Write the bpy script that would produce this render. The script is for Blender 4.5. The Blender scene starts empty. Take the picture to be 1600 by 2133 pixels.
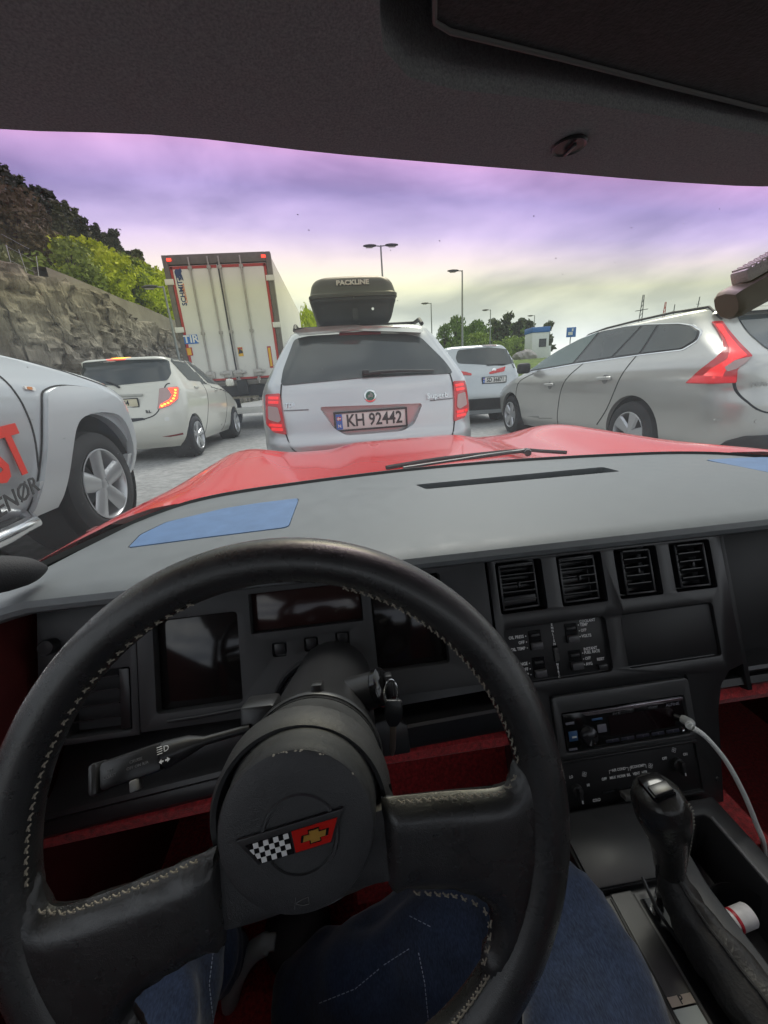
import bpy, bmesh, random
from math import *
from mathutils import Vector as V, Matrix, noise
from mathutils.bvhtree import BVHTree
random.seed(7)
SC = bpy.context.scene
COL = SC.collection

# ---------------------------------------------------------------- camera
FPX, CX, CY, EYE = 800.0, 800.0, 1066.5, 1.0
PITCH, ROLL, YAW = atan(265 / 800), radians(4.0), radians(5.3)
CF = V((sin(YAW) * cos(PITCH), cos(YAW) * cos(PITCH), -sin(PITCH)))
_r0 = V((cos(YAW), -sin(YAW), 0)); _u0 = _r0.cross(CF)
CR = cos(ROLL) * _r0 - sin(ROLL) * _u0
CU = sin(ROLL) * _r0 + cos(ROLL) * _u0
CAM = V((0, 0, EYE))
cd = bpy.data.cameras.new('camera'); cam = bpy.data.objects.new('camera', cd); COL.objects.link(cam)
cam.matrix_world = Matrix(((CR.x, CU.x, -CF.x, 0), (CR.y, CU.y, -CF.y, 0), (CR.z, CU.z, -CF.z, EYE), (0, 0, 0, 1)))
cd.sensor_fit = 'HORIZONTAL'; cd.sensor_width = 36; cd.lens = 18.0
cd.clip_start = 0.01; cd.clip_end = 6000
SC.camera = cam

# ---------------------------------------------------------------- world, sun, exposure
SUN_EL, SUN_AZ = radians(52), radians(20)          # high, ahead and a little to the right, behind cloud
W = bpy.data.worlds.new('World'); SC.world = W; W.use_nodes = True
nt = W.node_tree; nt.nodes.clear()
def nd(t, **k):
    n = nt.nodes.new(t)
    for a, b in k.items(): setattr(n, a, b)
    return n
out = nd('ShaderNodeOutputWorld'); bg = nd('ShaderNodeBackground'); bg.inputs['Strength'].default_value = 0.1
sky = nd('ShaderNodeTexSky', sky_type='NISHITA'); sky.sun_disc = False
sky.sun_elevation = SUN_EL; sky.sun_rotation = SUN_AZ
tc = nd('ShaderNodeTexCoord'); mp = nd('ShaderNodeMapping'); mp.inputs['Scale'].default_value = (1.0, 1.0, 2.8)
mp.inputs['Location'].default_value = (3.1, 0.4, 0.0)
n1 = nd('ShaderNodeTexNoise'); n1.inputs['Scale'].default_value = 2.6; n1.inputs['Detail'].default_value = 5; n1.inputs['Roughness'].default_value = .47
n1.inputs['Distortion'].default_value = .3
rp = nd('ShaderNodeValToRGB')
e = rp.color_ramp.elements
e[0].position = .36; e[0].color = (3.3, 3.55, 4.1, 1)
e[1].position = .66; e[1].color = (7.6, 7.7, 7.8, 1)
m = e.new(.5); m.color = (5.3, 5.55, 6.0, 1)
mx = nd('ShaderNodeMix', data_type='RGBA'); mx.inputs['Factor'].default_value = .9
L = nt.links.new
L(tc.outputs['Generated'], mp.inputs['Vector']); L(mp.outputs['Vector'], n1.inputs['Vector']); L(n1.outputs['Fac'], rp.inputs['Fac'])
L(sky.outputs['Color'], mx.inputs[6]); L(rp.outputs['Color'], mx.inputs[7]); L(mx.outputs[2], bg.inputs['Color']); L(bg.outputs[0], out.inputs[0])

sd = bpy.data.lights.new('sun', 'SUN'); sun = bpy.data.objects.new('sun', sd); COL.objects.link(sun)
sd.energy = 1.4; sd.angle = radians(28); sd.color = (1, .97, .93)
_sd = V((sin(SUN_AZ) * cos(SUN_EL), cos(SUN_AZ) * cos(SUN_EL), sin(SUN_EL)))
sun.rotation_euler = _sd.to_track_quat('Z', 'Y').to_euler()
SC.view_settings.view_transform = 'Standard'; SC.view_settings.look = 'None'
SC.view_settings.exposure = 1.1; SC.view_settings.gamma = 1; SC.view_settings.use_curve_mapping = False
SC.cycles.use_denoising = True; SC.cycles.use_adaptive_sampling = True; SC.cycles.adaptive_threshold = .025
SC.cycles.max_bounces = 8; SC.cycles.diffuse_bounces = 4; SC.cycles.glossy_bounces = 4; SC.cycles.transparent_max_bounces = 16
SC.cycles.caustics_reflective = False; SC.cycles.caustics_refractive = False

# ---------------------------------------------------------------- pixels of the 1600x2133 photograph -> points on real planes
def ray(px, py): return CF * FPX + CR * (px - CX) - CU * (py - CY)
def onz(px, py, z): d = ray(px, py); return CAM + d * ((z - EYE) / d.z)
def ony(px, py, y): d = ray(px, py); return CAM + d * (y / d.y)
def onx(px, py, x): d = ray(px, py); return CAM + d * (x / d.x)

# ---------------------------------------------------------------- materials
MATS = {}
def mat(name, col, rough=.5, metal=0.0, spec=.5, coat=0.0, var=0.0, vs=6.0, bump=0.0, bs=300.0, emit=0.0, ecol=None, sheen=0.0, bdist=.002, rvar=0.0):
    if name in MATS: return MATS[name]
    m = bpy.data.materials.new(name); m.use_nodes = True
    t = m.node_tree; b = t.nodes['Principled BSDF']
    b.inputs['Base Color'].default_value = (*col, 1); b.inputs['Roughness'].default_value = rough
    b.inputs['Metallic'].default_value = metal; b.inputs['Specular IOR Level'].default_value = spec
    b.inputs['Coat Weight'].default_value = coat; b.inputs['Coat Roughness'].default_value = .04
    b.inputs['Sheen Weight'].default_value = sheen
    if emit:
        b.inputs['Emission Color'].default_value = (*(ecol or col), 1); b.inputs['Emission Strength'].default_value = emit
    c = t.nodes.new('ShaderNodeTexCoord')
    if var or rvar:
        n = t.nodes.new('ShaderNodeTexNoise'); n.inputs['Scale'].default_value = vs; n.inputs['Detail'].default_value = 7; n.inputs['Roughness'].default_value = .62
        t.links.new(c.outputs['Object'], n.inputs['Vector'])
        if var:
            r = t.nodes.new('ShaderNodeValToRGB')
            r.color_ramp.elements[0].position = .3; r.color_ramp.elements[1].position = .7
            r.color_ramp.elements[0].color = (*[x * (1 - var) for x in col], 1); r.color_ramp.elements[1].color = (*[min(1, x * (1 + var)) for x in col], 1)
            t.links.new(n.outputs['Fac'], r.inputs['Fac']); t.links.new(r.outputs['Color'], b.inputs['Base Color'])
        if rvar:
            q = t.nodes.new('ShaderNodeMapRange'); q.inputs[1].default_value = .3; q.inputs[2].default_value = .7
            q.inputs[3].default_value = max(.02, rough - rvar); q.inputs[4].default_value = min(1, rough + rvar)
            t.links.new(n.outputs['Fac'], q.inputs[0]); t.links.new(q.outputs[0], b.inputs['Roughness'])
    if bump:
        n = t.nodes.new('ShaderNodeTexNoise'); n.inputs['Scale'].default_value = bs; n.inputs['Detail'].default_value = 4
        t.links.new(c.outputs['Object'], n.inputs['Vector'])
        k = t.nodes.new('ShaderNodeBump'); k.inputs['Strength'].default_value = bump; k.inputs['Distance'].default_value = bdist
        t.links.new(n.outputs['Fac'], k.inputs['Height']); t.links.new(k.outputs[0], b.inputs['Normal'])
    MATS[name] = m; return m

# ---------------------------------------------------------------- mesh helpers
class MB:
    def __init__(s): s.v = []; s.f = []
    def add(s, vs, fs):
        o = len(s.v); s.v += [tuple(x) for x in vs]; s.f += [tuple(i + o for i in f) for f in fs]; return s
    def box(s, c, d, M=None):
        x, y, z = d[0] / 2, d[1] / 2, d[2] / 2; c = V(c)
        vs = [V((a * x, b * y, e * z)) for e in (-1, 1) for b in (-1, 1) for a in (-1, 1)]
        vs = [(M @ p if M else p) + c for p in vs]
        return s.add(vs, [(0, 2, 3, 1), (4, 5, 7, 6), (0, 1, 5, 4), (2, 6, 7, 3), (0, 4, 6, 2), (1, 3, 7, 5)])
    def grid(s, P, closed_u=False):
        n, m = len(P), len(P[0]); vs = [p for r in P for p in r]; fs = []
        for i in range(n - 1):
            for j in range(m if closed_u else m - 1):
                k = (j + 1) % m; fs.append((i * m + j, i * m + k, (i + 1) * m + k, (i + 1) * m + j))
        return s.add(vs, fs)
    def tube(s, pts, r, n=8, caps=True):
        pts = [V(p) for p in pts]; rs = r if isinstance(r, (list, tuple)) else [r] * len(pts); R = []; up = None
        for i, p in enumerate(pts):
            d = (pts[min(i + 1, len(pts) - 1)] - pts[max(i - 1, 0)]).normalized()
            if up is None:
                up = d.orthogonal().normalized()
            up = (up - d * up.dot(d)).normalized(); sd = d.cross(up)
            R.append([p + (up * cos(2 * pi * k / n) + sd * sin(2 * pi * k / n)) * rs[i] for k in range(n)])
        o = len(s.v); s.grid(R, True)
        if caps: s.f.append(tuple(o + k for k in reversed(range(n)))); s.f.append(tuple(o + (len(pts) - 1) * n + k for k in range(n)))
        return s
    def cyl(s, a, b, r, n=16, r2=None): return s.tube([a, b], [r, r if r2 is None else r2], n)
    def lathe(s, prof, c, ax, n=32, closed=False):
        ax = V(ax).normalized(); u = ax.orthogonal().normalized(); w = ax.cross(u); c = V(c)
        P = [[c + ax * h + (u * cos(2 * pi * k / n) + w * sin(2 * pi * k / n)) * r for k in range(n)] for r, h in prof]
        if closed: P.append(P[0])
        return s.grid(P, True)
    def prism(s, poly, fr, d):
        """poly in 2D; fr(a,b,h)->point; extruded from h=0 to h=d"""
        n = len(poly)
        vs = [fr(a, b, 0) for a, b in poly] + [fr(a, b, d) for a, b in poly]
        return s.add(vs, [tuple(range(n)), tuple(reversed(range(n, 2 * n)))] + [(i, i + n, (i + 1) % n + n, (i + 1) % n) for i in range(n)])
    def mesh(s, name, smooth=35):
        me = bpy.data.meshes.new(name); me.from_pydata(s.v, [], s.f); me.validate()
        bm = bmesh.new(); bm.from_mesh(me); bmesh.ops.recalc_face_normals(bm, faces=bm.faces); bm.to_mesh(me); bm.free()
        if smooth:
            me.polygons.foreach_set('use_smooth', [True] * len(me.polygons)); me.set_sharp_from_angle(angle=radians(smooth))
        me.update(); return me
    def obj(s, name, m, parent=None, smooth=35, bevel=0, seg=2):
        me = s.mesh(name, 0 if bevel else smooth)
        if bevel:
            bm = bmesh.new(); bm.from_mesh(me)
            es = [e for e in bm.edges if len(e.link_faces) == 2 and e.calc_face_angle(0) > .5]
            bmesh.ops.bevel(bm, geom=es, offset=bevel, segments=seg, affect='EDGES', profile=.5, clamp_overlap=True)
            bm.to_mesh(me); bm.free()
            me.polygons.foreach_set('use_smooth', [True] * len(me.polygons)); me.set_sharp_from_angle(angle=radians(smooth or 35))
        return link(name, me, m, parent)
def link(name, me, m=None, parent=None):
    o = bpy.data.objects.new(name, me); COL.objects.link(o)
    if m is not None and me is not None: me.materials.clear(); me.materials.append(m)
    if parent is not None: o.parent = parent
    return o
def tag(o, label=None, cat=None, group=None, kind=None):
    for k, x in (('label', label), ('category', cat), ('group', group), ('kind', kind)):
        if x: o[k] = x
    return o
def thing(name, label, cat, loc=(0, 0, 0), rz=0, group=None):
    o = bpy.data.objects.new(name, None); COL.objects.link(o); o.location = loc; o.rotation_euler = (0, 0, rz); o.empty_display_size = .1
    return tag(o, label, cat, group)
def part(name, parent):
    o = bpy.data.objects.new(name, None); COL.objects.link(o); o.parent = parent; o.empty_display_size = .05; return o
def copy_tree(o, parent=None):
    c = o.copy(); COL.objects.link(c); c.parent = parent
    for ch in list(o.children): copy_tree(ch, c)
    return c
def pchip(xs, ys, x):
    n = len(xs); h = [xs[i + 1] - xs[i] for i in range(n - 1)]; d = [(ys[i + 1] - ys[i]) / h[i] for i in range(n - 1)]
    mm = [0] * n; mm[0] = d[0]; mm[-1] = d[-1]
    for i in range(1, n - 1):
        mm[i] = 0 if d[i - 1] * d[i] <= 0 else 2 * d[i - 1] * d[i] / (d[i - 1] + d[i])
    if x <= xs[0]: return ys[0]
    if x >= xs[-1]: return ys[-1]
    i = 0
    while x > xs[i + 1]: i += 1
    t = (x - xs[i]) / h[i]
    return (2*t**3 - 3*t*t + 1) * ys[i] + (t**3 - 2*t*t + t) * h[i] * mm[i] + (-2*t**3 + 3*t*t) * ys[i + 1] + (t**3 - t*t) * h[i] * mm[i + 1]
def smooth01(a, b, x):
    t = max(0, min(1, (x - a) / (b - a))); return t * t * (3 - 2 * t)
def rpoly(pts, r, n=4):
    """round the corners of a polygon"""
    out = []; N = len(pts); rr = r if isinstance(r, (list, tuple)) else [r] * N
    for i, p in enumerate(pts):
        p = V((p[0], p[1])); a = V(pts[i - 1][:2]); b = V(pts[(i + 1) % N][:2])
        da, db = (a - p), (b - p); q = min(rr[i], da.length * .48, db.length * .48)
        if q < 1e-5: out.append((p.x, p.y)); continue
        s, e2 = p + da.normalized() * q, p + db.normalized() * q
        for k in range(n + 1):
            t = k / n; x = s * (1 - t) ** 2 + p * 2 * t * (1 - t) + e2 * t * t; out.append((x.x, x.y))
    return out
def rect(a0, a1, b0, b1, r=0, n=3):
    p = [(a0, b0), (a1, b0), (a1, b1), (a0, b1)]; return rpoly(p, r, n) if r else p
def strip(pts, w):
    """closed outline of a ribbon along a 2D polyline"""
    L_, R_ = [], []
    for i, p in enumerate(pts):
        a = V(pts[max(i - 1, 0)][:2]); b = V(pts[min(i + 1, len(pts) - 1)][:2]); d = (b - a).normalized(); n = V((-d.y, d.x)) * w / 2
        L_.append((p[0] + n.x, p[1] + n.y)); R_.append((p[0] - n.x, p[1] - n.y))
    return L_ + R_[::-1]
def spline(pts, k=8):
    """Catmull-Rom through points"""
    P = [V(p) for p in pts]; out = []
    for i in range(len(P) - 1):
        a, b, c, d = P[max(i - 1, 0)], P[i], P[i + 1], P[min(i + 2, len(P) - 1)]
        for j in range(k):
            t = j / k; out.append(.5 * ((2 * b) + (c - a) * t + (2*a - 5*b + 4*c - d) * t * t + (3*b - a - 3*c + d) * t**3))
    out.append(P[-1]); return out
_txt = {}
def text(name, s, size, m, pos, right, up, parent=None, ext=.0004, bold=0.0, sx=1.0, align='CENTER', shear=0.0, sp=1.0):
    """letters as real thin geometry standing on a surface"""
    key = (s, round(size, 5), ext, bold, align, shear, sp)
    if key not in _txt:
        c = bpy.data.curves.new('t', 'FONT'); c.body = s; c.size = size; c.extrude = ext; c.offset = bold; c.align_x = align; c.align_y = 'CENTER'
        c.resolution_u = 2; c.shear = shear; c.space_character = sp
        o = bpy.data.objects.new('t', c); COL.objects.link(o)
        dg = bpy.context.evaluated_depsgraph_get(); me = bpy.data.meshes.new_from_object(o.evaluated_get(dg))
        bpy.data.objects.remove(o); bpy.data.curves.remove(c); _txt[key] = me
    me = _txt[key].copy(); me.name = name
    r = V(right).normalized(); u = V(up); u = (u - r * u.dot(r)).normalized(); n = r.cross(u)
    M = Matrix(((r.x * sx, u.x, n.x, pos[0]), (r.y * sx, u.y, n.y, pos[1]), (r.z * sx, u.z, n.z, pos[2]), (0, 0, 0, 1)))
    me.transform(M); return link(name, me, m, parent)

# ---------------------------------------------------------------- vehicle body tools
def loft_body(rows, sub=5, n_end=9, n_cor=7, n_side=40, tw=None):
    """rows bottom to top: (z, y_rear, y_front, half_width, rear corner, front corner, rear crown, front crown)"""
    T = list(range(len(rows))); N = (len(rows) - 1) * sub + 1; rings = []
    for i in range(N):
        t = i / sub; z, yr, yf, w, rr, rf, cr, cf = [pchip(T, [r[k] for r in rows], t) for k in range(8)]
        rr = min(rr, w * .95); rf = min(rf, w * .95); half = []
        for k in range(n_end): x = (w - rr) * k / n_end; half.append((x, yr + cr * (x / w) ** 2))
        y0 = yr + cr * ((w - rr) / w) ** 2
        for k in range(n_cor + 1):
            a = pi / 2 * k / n_cor; half.append((w - rr + rr * sin(a), y0 + rr * (1 - cos(a))))
        y1 = yf - cf * ((w - rf) / w) ** 2
        for k in range(1, n_side): half.append((w, y0 + rr + (y1 - rf - y0 - rr) * k / n_side))
        for k in range(n_cor + 1):
            a = pi / 2 * (1 - k / n_cor); half.append((w - rf + rf * sin(a), y1 - rf * (1 - cos(a))))
        for k in range(n_end): x = (w - rf) * (1 - (k + 1) / n_end); half.append((x, yf - cf * (x / w) ** 2))
        if tw: half = [(x * tw(y, z), y) for x, y in half]
        ring = [V((x, y, z)) for x, y in half] + [V((-x, y, z)) for x, y in half[-2:0:-1]]
        rings.append(ring)
    mb = MB(); mb.grid(rings, True); n = len(rings[0])
    mb.f.append(tuple(reversed(range(n)))); mb.f.append(tuple((N - 1) * n + k for k in range(n)))
    return mb
def boolean_cut(me, cutters):
    """cut real openings (wheel arches, recesses)"""
    o = bpy.data.objects.new('b', me); COL.objects.link(o); tmp = []
    for c in cutters:
        cm = c.mesh('cut', 0); co = bpy.data.objects.new('c', cm); COL.objects.link(co); tmp.append(co)
        k = o.modifiers.new('x', 'BOOLEAN'); k.operation = 'DIFFERENCE'; k.object = co; k.solver = 'EXACT'
    bpy.context.view_layer.update()
    dg = bpy.context.evaluated_depsgraph_get(); r = bpy.data.meshes.new_from_object(o.evaluated_get(dg))
    for t in tmp: bpy.data.objects.remove(t)
    bpy.data.objects.remove(o)
    r.polygons.foreach_set('use_smooth', [True] * len(r.polygons)); r.set_sharp_from_angle(angle=radians(32)); return r
def bvh_of(me): return BVHTree.FromPolygons([v.co.copy() for v in me.vertices], [tuple(p.vertices) for p in me.polygons])
AX = {'rear': (lambda a, b: V((a, -4, b)), V((0, 1, 0))), 'right': (lambda a, b: V((6, a, b)), V((-1, 0, 0))),
      'left': (lambda a, b: V((-6, a, b)), V((1, 0, 0))), 'top': (lambda a, b: V((a, b, 9)), V((0, 0, -1))),
      'front': (lambda a, b: V((a, 12, b)), V((0, -1, 0)))}
def decal(name, parent, bvh, poly, axis, m, off=.004, thick=.012, res=.05, disp=None, smooth=40):
    """a panel, pane or lamp that follows the body's surface, with its own thickness"""
    fo, d = AX[axis]; bm = bmesh.new()
    vs = [bm.verts.new((a, b, 0)) for a, b in poly]; bm.faces.new(vs)
    for ax in (0, 1):
        lo = min(p[ax] for p in poly); hi = max(p[ax] for p in poly); k = lo + res
        while k < hi - res * .3:
            co = [0, 0, 0]; co[ax] = k; no = [0, 0, 0]; no[ax] = 1
            bmesh.ops.bisect_plane(bm, geom=bm.verts[:] + bm.edges[:] + bm.faces[:], plane_co=co, plane_no=no, dist=1e-6); k += res
    be = [e for e in bm.edges if len(e.link_faces) == 1]
    for v in bm.verts:
        a, b = v.co.x, v.co.y; o = fo(a, b); h = bvh.ray_cast(o, d)
        if h[0] is None:
            q = bvh.find_nearest(o + d * 4); p = q[0]; kk = 1
        else: p = h[0]; kk = 1 / max(.35, abs(h[1].dot(d)))
        v.co = p - d * (off * kk + (disp(a, b) if disp else 0))
    ex = bmesh.ops.extrude_edge_only(bm, edges=be)
    for g in ex['geom']:
        if isinstance(g, bmesh.types.BMVert): g.co += d * thick
    bmesh.ops.recalc_face_normals(bm, faces=bm.faces)
    # make the outer skin face outwards
    s = sum(f.normal.dot(d) * f.calc_area() for f in bm.faces)
    if s > 0: bmesh.ops.reverse_faces(bm, faces=bm.faces)
    me = bpy.data.meshes.new(name); bm.to_mesh(me); bm.free()
    me.polygons.foreach_set('use_smooth', [True] * len(me.polygons)); me.set_sharp_from_angle(angle=radians(smooth))
    return link(name, me, m, parent)
def wheel(parent, c, r, w, side, rim_r, spokes=5, m_t=None, m_r=None, sw=.05, twin=False, rot=0.0):
    """side=+1: outer face looks towards +x"""
    p = part('wheel', parent); c = V(c); ax = V((side, 0, 0)); h = w / 2
    MB().lathe([(rim_r * .97, -h), (rim_r * 1.02, -h), (r - .035, -h), (r - .008, -h + .02), (r, -h * .5), (r, h * .5), (r - .008, h - .02), (r - .035, h), (rim_r * 1.12, h + .004), (rim_r * 1.02, h), (rim_r * .97, h - .01)], c, ax, 48).obj('tyre', m_t, p)
    mb = MB(); mb.lathe([(rim_r * .99, h + .002), (rim_r * .95, h + .004), (rim_r * .91, h - .012), (rim_r * .86, -h * .6)], c, ax, 48)
    u, v = V((0, 1, 0)), V((0, 0, 1))
    for k in range(spokes):
        a = rot + 2 * pi * k / spokes
        for dd in ((-.13, .13) if twin else (0,)):
            dr = u * cos(a + dd) + v * sin(a + dd); tn = ax.cross(dr); b0 = c + ax * (h - .035) + dr * rim_r * .14; b1 = c + ax * (h - .012) + dr * rim_r * .95
            s0, s1 = sw * .75, sw
            mb.add([b0 - tn * s0, b0 + tn * s0, b1 + tn * s1, b1 - tn * s1, b0 - tn * s0 * .6 + ax * .022, b0 + tn * s0 * .6 + ax * .022, b1 + tn * s1 * .6 + ax * .014, b1 - tn * s1 * .6 + ax * .014],
                   [(4, 5, 6, 7), (0, 4, 7, 3), (1, 2, 6, 5), (2, 3, 7, 6), (0, 1, 5, 4)])
    mb.lathe([(.001, h - .012), (rim_r * .12, h - .013), (rim_r * .2, h - .02), (rim_r * .22, h - .06)], c, ax, 24)
    mb.obj('rim', m_r, p)
    MB().lathe([(.001, -h * .3), (rim_r * .6, -h * .3), (rim_r * .6, -h * .35)], c, ax, 32).obj('brake_disc', mat('brake_disc', (.16, .16, .17), .45, .6), p)
    return p
# ================================================================ ground and road
def gz(x): return .032 * max(0.0, min(5.5, -x - .4))      # the left lanes lie a little higher (crossfall)
def rough_mat(name, c1, c2, scale, rough=.9, bump=.4, bs=30, stretch=(1, 1, 1), bd=.02, c3=None, det=9):
    m = bpy.data.materials.new(name); m.use_nodes = True; t = m.node_tree; b = t.nodes['Principled BSDF']
    b.inputs['Roughness'].default_value = rough; b.inputs['Specular IOR Level'].default_value = .35
    c = t.nodes.new('ShaderNodeTexCoord'); mp = t.nodes.new('ShaderNodeMapping'); mp.inputs['Scale'].default_value = stretch
    t.links.new(c.outputs['Object'], mp.inputs['Vector'])
    n = t.nodes.new('ShaderNodeTexNoise'); n.inputs['Scale'].default_value = scale; n.inputs['Detail'].default_value = det; n.inputs['Roughness'].default_value = .65
    t.links.new(mp.outputs[0], n.inputs['Vector'])
    r = t.nodes.new('ShaderNodeValToRGB'); r.color_ramp.elements[0].position = .32; r.color_ramp.elements[1].position = .68
    r.color_ramp.elements[0].color = (*c1, 1); r.color_ramp.elements[1].color = (*c2, 1)
    if c3: k = r.color_ramp.elements.new(.5); k.color = (*c3, 1)
    t.links.new(n.outputs['Fac'], r.inputs['Fac']); t.links.new(r.outputs['Color'], b.inputs['Base Color'])
    n2 = t.nodes.new('ShaderNodeTexNoise'); n2.inputs['Scale'].default_value = bs; n2.inputs['Detail'].default_value = 8
    t.links.new(mp.outputs[0], n2.inputs['Vector'])
    k = t.nodes.new('ShaderNodeBump'); k.inputs['Strength'].default_value = bump; k.inputs['Distance'].default_value = bd
    t.links.new(n2.outputs['Fac'], k.inputs['Height']); t.links.new(k.outputs[0], b.inputs['Normal'])
    return m
M_ASPH = rough_mat('asphalt', (.21, .213, .213), (.40, .402, .392), 11, .82, .5, 140, bd=.006, det=12)
M_GRASS = rough_mat('grass_ground', (.05, .075, .02), (.14, .16, .06), .6, .95, .6, 12, bd=.1)
M_ROCK = rough_mat('rock', (.12, .10, .075), (.42, .385, .33), 1.3, .9, 1.0, 4.5, stretch=(1, 1.0, .22), bd=.45, c3=(.26, .235, .20), det=12)
def add_cracks(m, scale, dark, stretch):
    t = m.node_tree; b = t.nodes['Principled BSDF']; c = t.nodes.new('ShaderNodeTexCoord'); mp = t.nodes.new('ShaderNodeMapping'); mp.inputs['Scale'].default_value = stretch; mp.inputs['Rotation'].default_value = (.35, 0, 0); v = t.nodes.new('ShaderNodeTexVoronoi'); v.feature = 'DISTANCE_TO_EDGE'; v.inputs['Scale'].default_value = scale
    n = t.nodes.new('ShaderNodeTexNoise'); n.inputs['Scale'].default_value = 2.5; n.inputs['Detail'].default_value = 6; w = t.nodes.new('ShaderNodeMix'); w.data_type = 'VECTOR'; w.inputs['Factor'].default_value = .25
    t.links.new(c.outputs['Object'], mp.inputs[0]); t.links.new(mp.outputs[0], n.inputs['Vector']); t.links.new(mp.outputs[0], w.inputs[4]); t.links.new(n.outputs['Color'], w.inputs[5]); t.links.new(w.outputs[1], v.inputs['Vector'])
    r = t.nodes.new('ShaderNodeMapRange'); r.inputs[1].default_value = 0; r.inputs[2].default_value = .05; r.inputs[3].default_value = dark; r.inputs[4].default_value = 1; t.links.new(v.outputs['Distance'], r.inputs[0])
    x = t.nodes.new('ShaderNodeMix'); x.data_type = 'RGBA'; x.blend_type = 'MULTIPLY'; x.inputs['Factor'].default_value = 1; old = b.inputs['Base Color'].links[0].from_socket; t.links.new(old, x.inputs[6]); t.links.new(r.outputs[0], x.inputs[7]); t.links.new(x.outputs[2], b.inputs['Base Color'])
    k = [q for q in t.nodes if q.type == 'BUMP'][0]; k2 = t.nodes.new('ShaderNodeBump'); k2.inputs['Strength'].default_value = .9; k2.inputs['Distance'].default_value = .15; t.links.new(r.outputs[0], k2.inputs['Height']); t.links.new(k.outputs[0], k2.inputs['Normal']); t.links.new(k2.outputs[0], b.inputs['Normal'])
add_cracks(M_ROCK, .9, .45, (1, 1.1, .45))
M_SLOPE = rough_mat('hill_floor', (.05, .045, .02), (.16, .13, .055), .35, .95, .8, 2, bd=.4)
M_CONC = rough_mat('concrete', (.22, .2, .18), (.33, .31, .27), .8, .9, .5, 8, bd=.05)

mb = MB(); xs = [-2500, -400, -60, -9.5] + [-9 + i * .5 for i in range(20)] + [3, 16, 60, 400, 2500]; ys = [-60, -20, 0, 20, 60, 110, 400, 1500, 5000]
mb.grid([[(x, y, gz(x) - .03) for x in xs] for y in ys])
tag(mb.obj('ground', M_GRASS), kind='structure')
xs = [-9.4] + [-9 + i * .4 for i in range(24)] + [2, 6, 10, 15]; ys = [-12 + i * 3 for i in range(36)]
mb = MB(); mb.grid([[(x, y, gz(x)) for x in xs] for y in ys])
tag(mb.obj('road', M_ASPH), kind='structure')

# ================================================================ rock cutting, shelf, hillside
def fbm(x, y, z, o=5): return noise.fractal(V((x, y, z)), .9, 2.1, o, noise_basis='PERLIN_ORIGINAL')
def rock_x(y, z):
    wy = y + .8 * fbm(y * .4, z * .4, 9, 3); s = wy * .92 - z * .38; u = z * .92 + wy * .38
    a = fbm(y * .22, z * .15, 1.3, 4) * .8; c = abs(fbm(s * 1.1, u * .22, 4.0, 5)) * .55; k = noise.cell(V((floor(s * 1.3), floor(u * .35 + .3 * s), 2.0))) * .14
    e = noise.cell(V((floor(s * .5 + 3), floor(u * .8), 5.0))) * .10 + .16 * fbm(y * 3.1, z * 1.4, 6, 5) - .22 * max(0, .12 - abs(fbm(s * .8 + 5, u * .15, 8, 3))) / .12
    return -10.15 + a - c + k + e + (5.7 - z) * .10
def rock_top(y): return 5.55 + .45 * fbm(y * .3, 0, 7, 4) - smooth01(20, 27, y) * .25
NY, NZ = 230, 62
mb = MB(); P = []
for i in range(NZ + 1):
    row = []
    for j in range(NY + 1):
        y = 4 + 62 * j / NY; zt = rock_top(y); z = .05 + (zt - .05) * i / NZ; row.append((rock_x(y, z), y, z))
    P.append(row)
for k in range(1, 7):      # rough shelf on top of the face
    P.append([(P[NZ][j][0] - .35 * k + .12 * fbm(j * .3, k, 3, 3), P[NZ][j][1], P[NZ][j][2] + .10 * k * abs(fbm(j * .21, k * .7, 5, 3)) + .03 * k) for j in range(NY + 1)])
mb.grid(P)
tag(mb.obj('rock_cutting', M_ROCK, smooth=22), 'grey brown blasted rock cutting along the road shoulder', 'rock face')

def hill_z(x, y):
    f = 1 - .97 * smooth01(205, 310, y); d = max(0, -x - 13.2)
    base = 5.7 + .68 * min(d, 66) + .08 * max(0, d - 66)
    z = base + 2.2 * fbm(x * .05, y * .04, 3, 4) * min(1, d / 8)
    return (z - 2) * f + 2 * f
mb = MB(); P = []
for i in range(60):
    x = -11.6 - i * 1.75
    P.append([(x, 4 + j * 3.4, hill_z(x, 4 + j * 3.4) - (.55 if i == 0 else 0)) for j in range(90)])
mb.grid(P)
tag(mb.obj('hillside', M_SLOPE), kind='structure')
# parapet of the track above the cutting
mb = MB(); P = [[], [], [], []]
for j in range(60):
    y = 20.5 + j * .75; zt = 6.75 - .0 * j + .05 * fbm(y * .4, 0, 1, 3); x = -11.9 - .04 * sin(y)
    P[0].append((x, y, 4.8)); P[1].append((x, y, zt)); P[2].append((x - .55, y, zt + .02)); P[3].append((x - .6, y, 4.8))
mb.grid(P); tag(mb.obj('parapet_wall', M_CONC), 'low grey concrete parapet above the rock cutting', 'wall')

# wire fence above the rock
M_GALV = mat('galvanised', (.42, .43, .43), .5, .7, var=.15)
M_POLE = mat('lamp_pole', (.30, .32, .32), .5, .5, var=.1)
fe = thing('wire_fence', 'thin leaning wire fence along the top of the rock cutting', 'fence', (-11.2, 0, 6.0))
for px, py, ln in ((20, 545, .1), (52, 556, -.05), (74, 562, .3)):
    p = onx(px, py, -11.2); q = V((0, p.y, p.z - 6.0 - .45)); MB().cyl(q, q + V((0, ln, 1.0)), .013, 6).obj('post', M_GALV, fe)
a = onx(18, 535, -11.2); b = onx(74, 562, -11.2)
for h in (.35, .8, 1.15): MB().tube([(0, a.y, a.z - 6.45 + h), (0, b.y, b.z - 6.45 + h)], .006, 4).obj('wire', M_GALV, fe)

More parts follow.
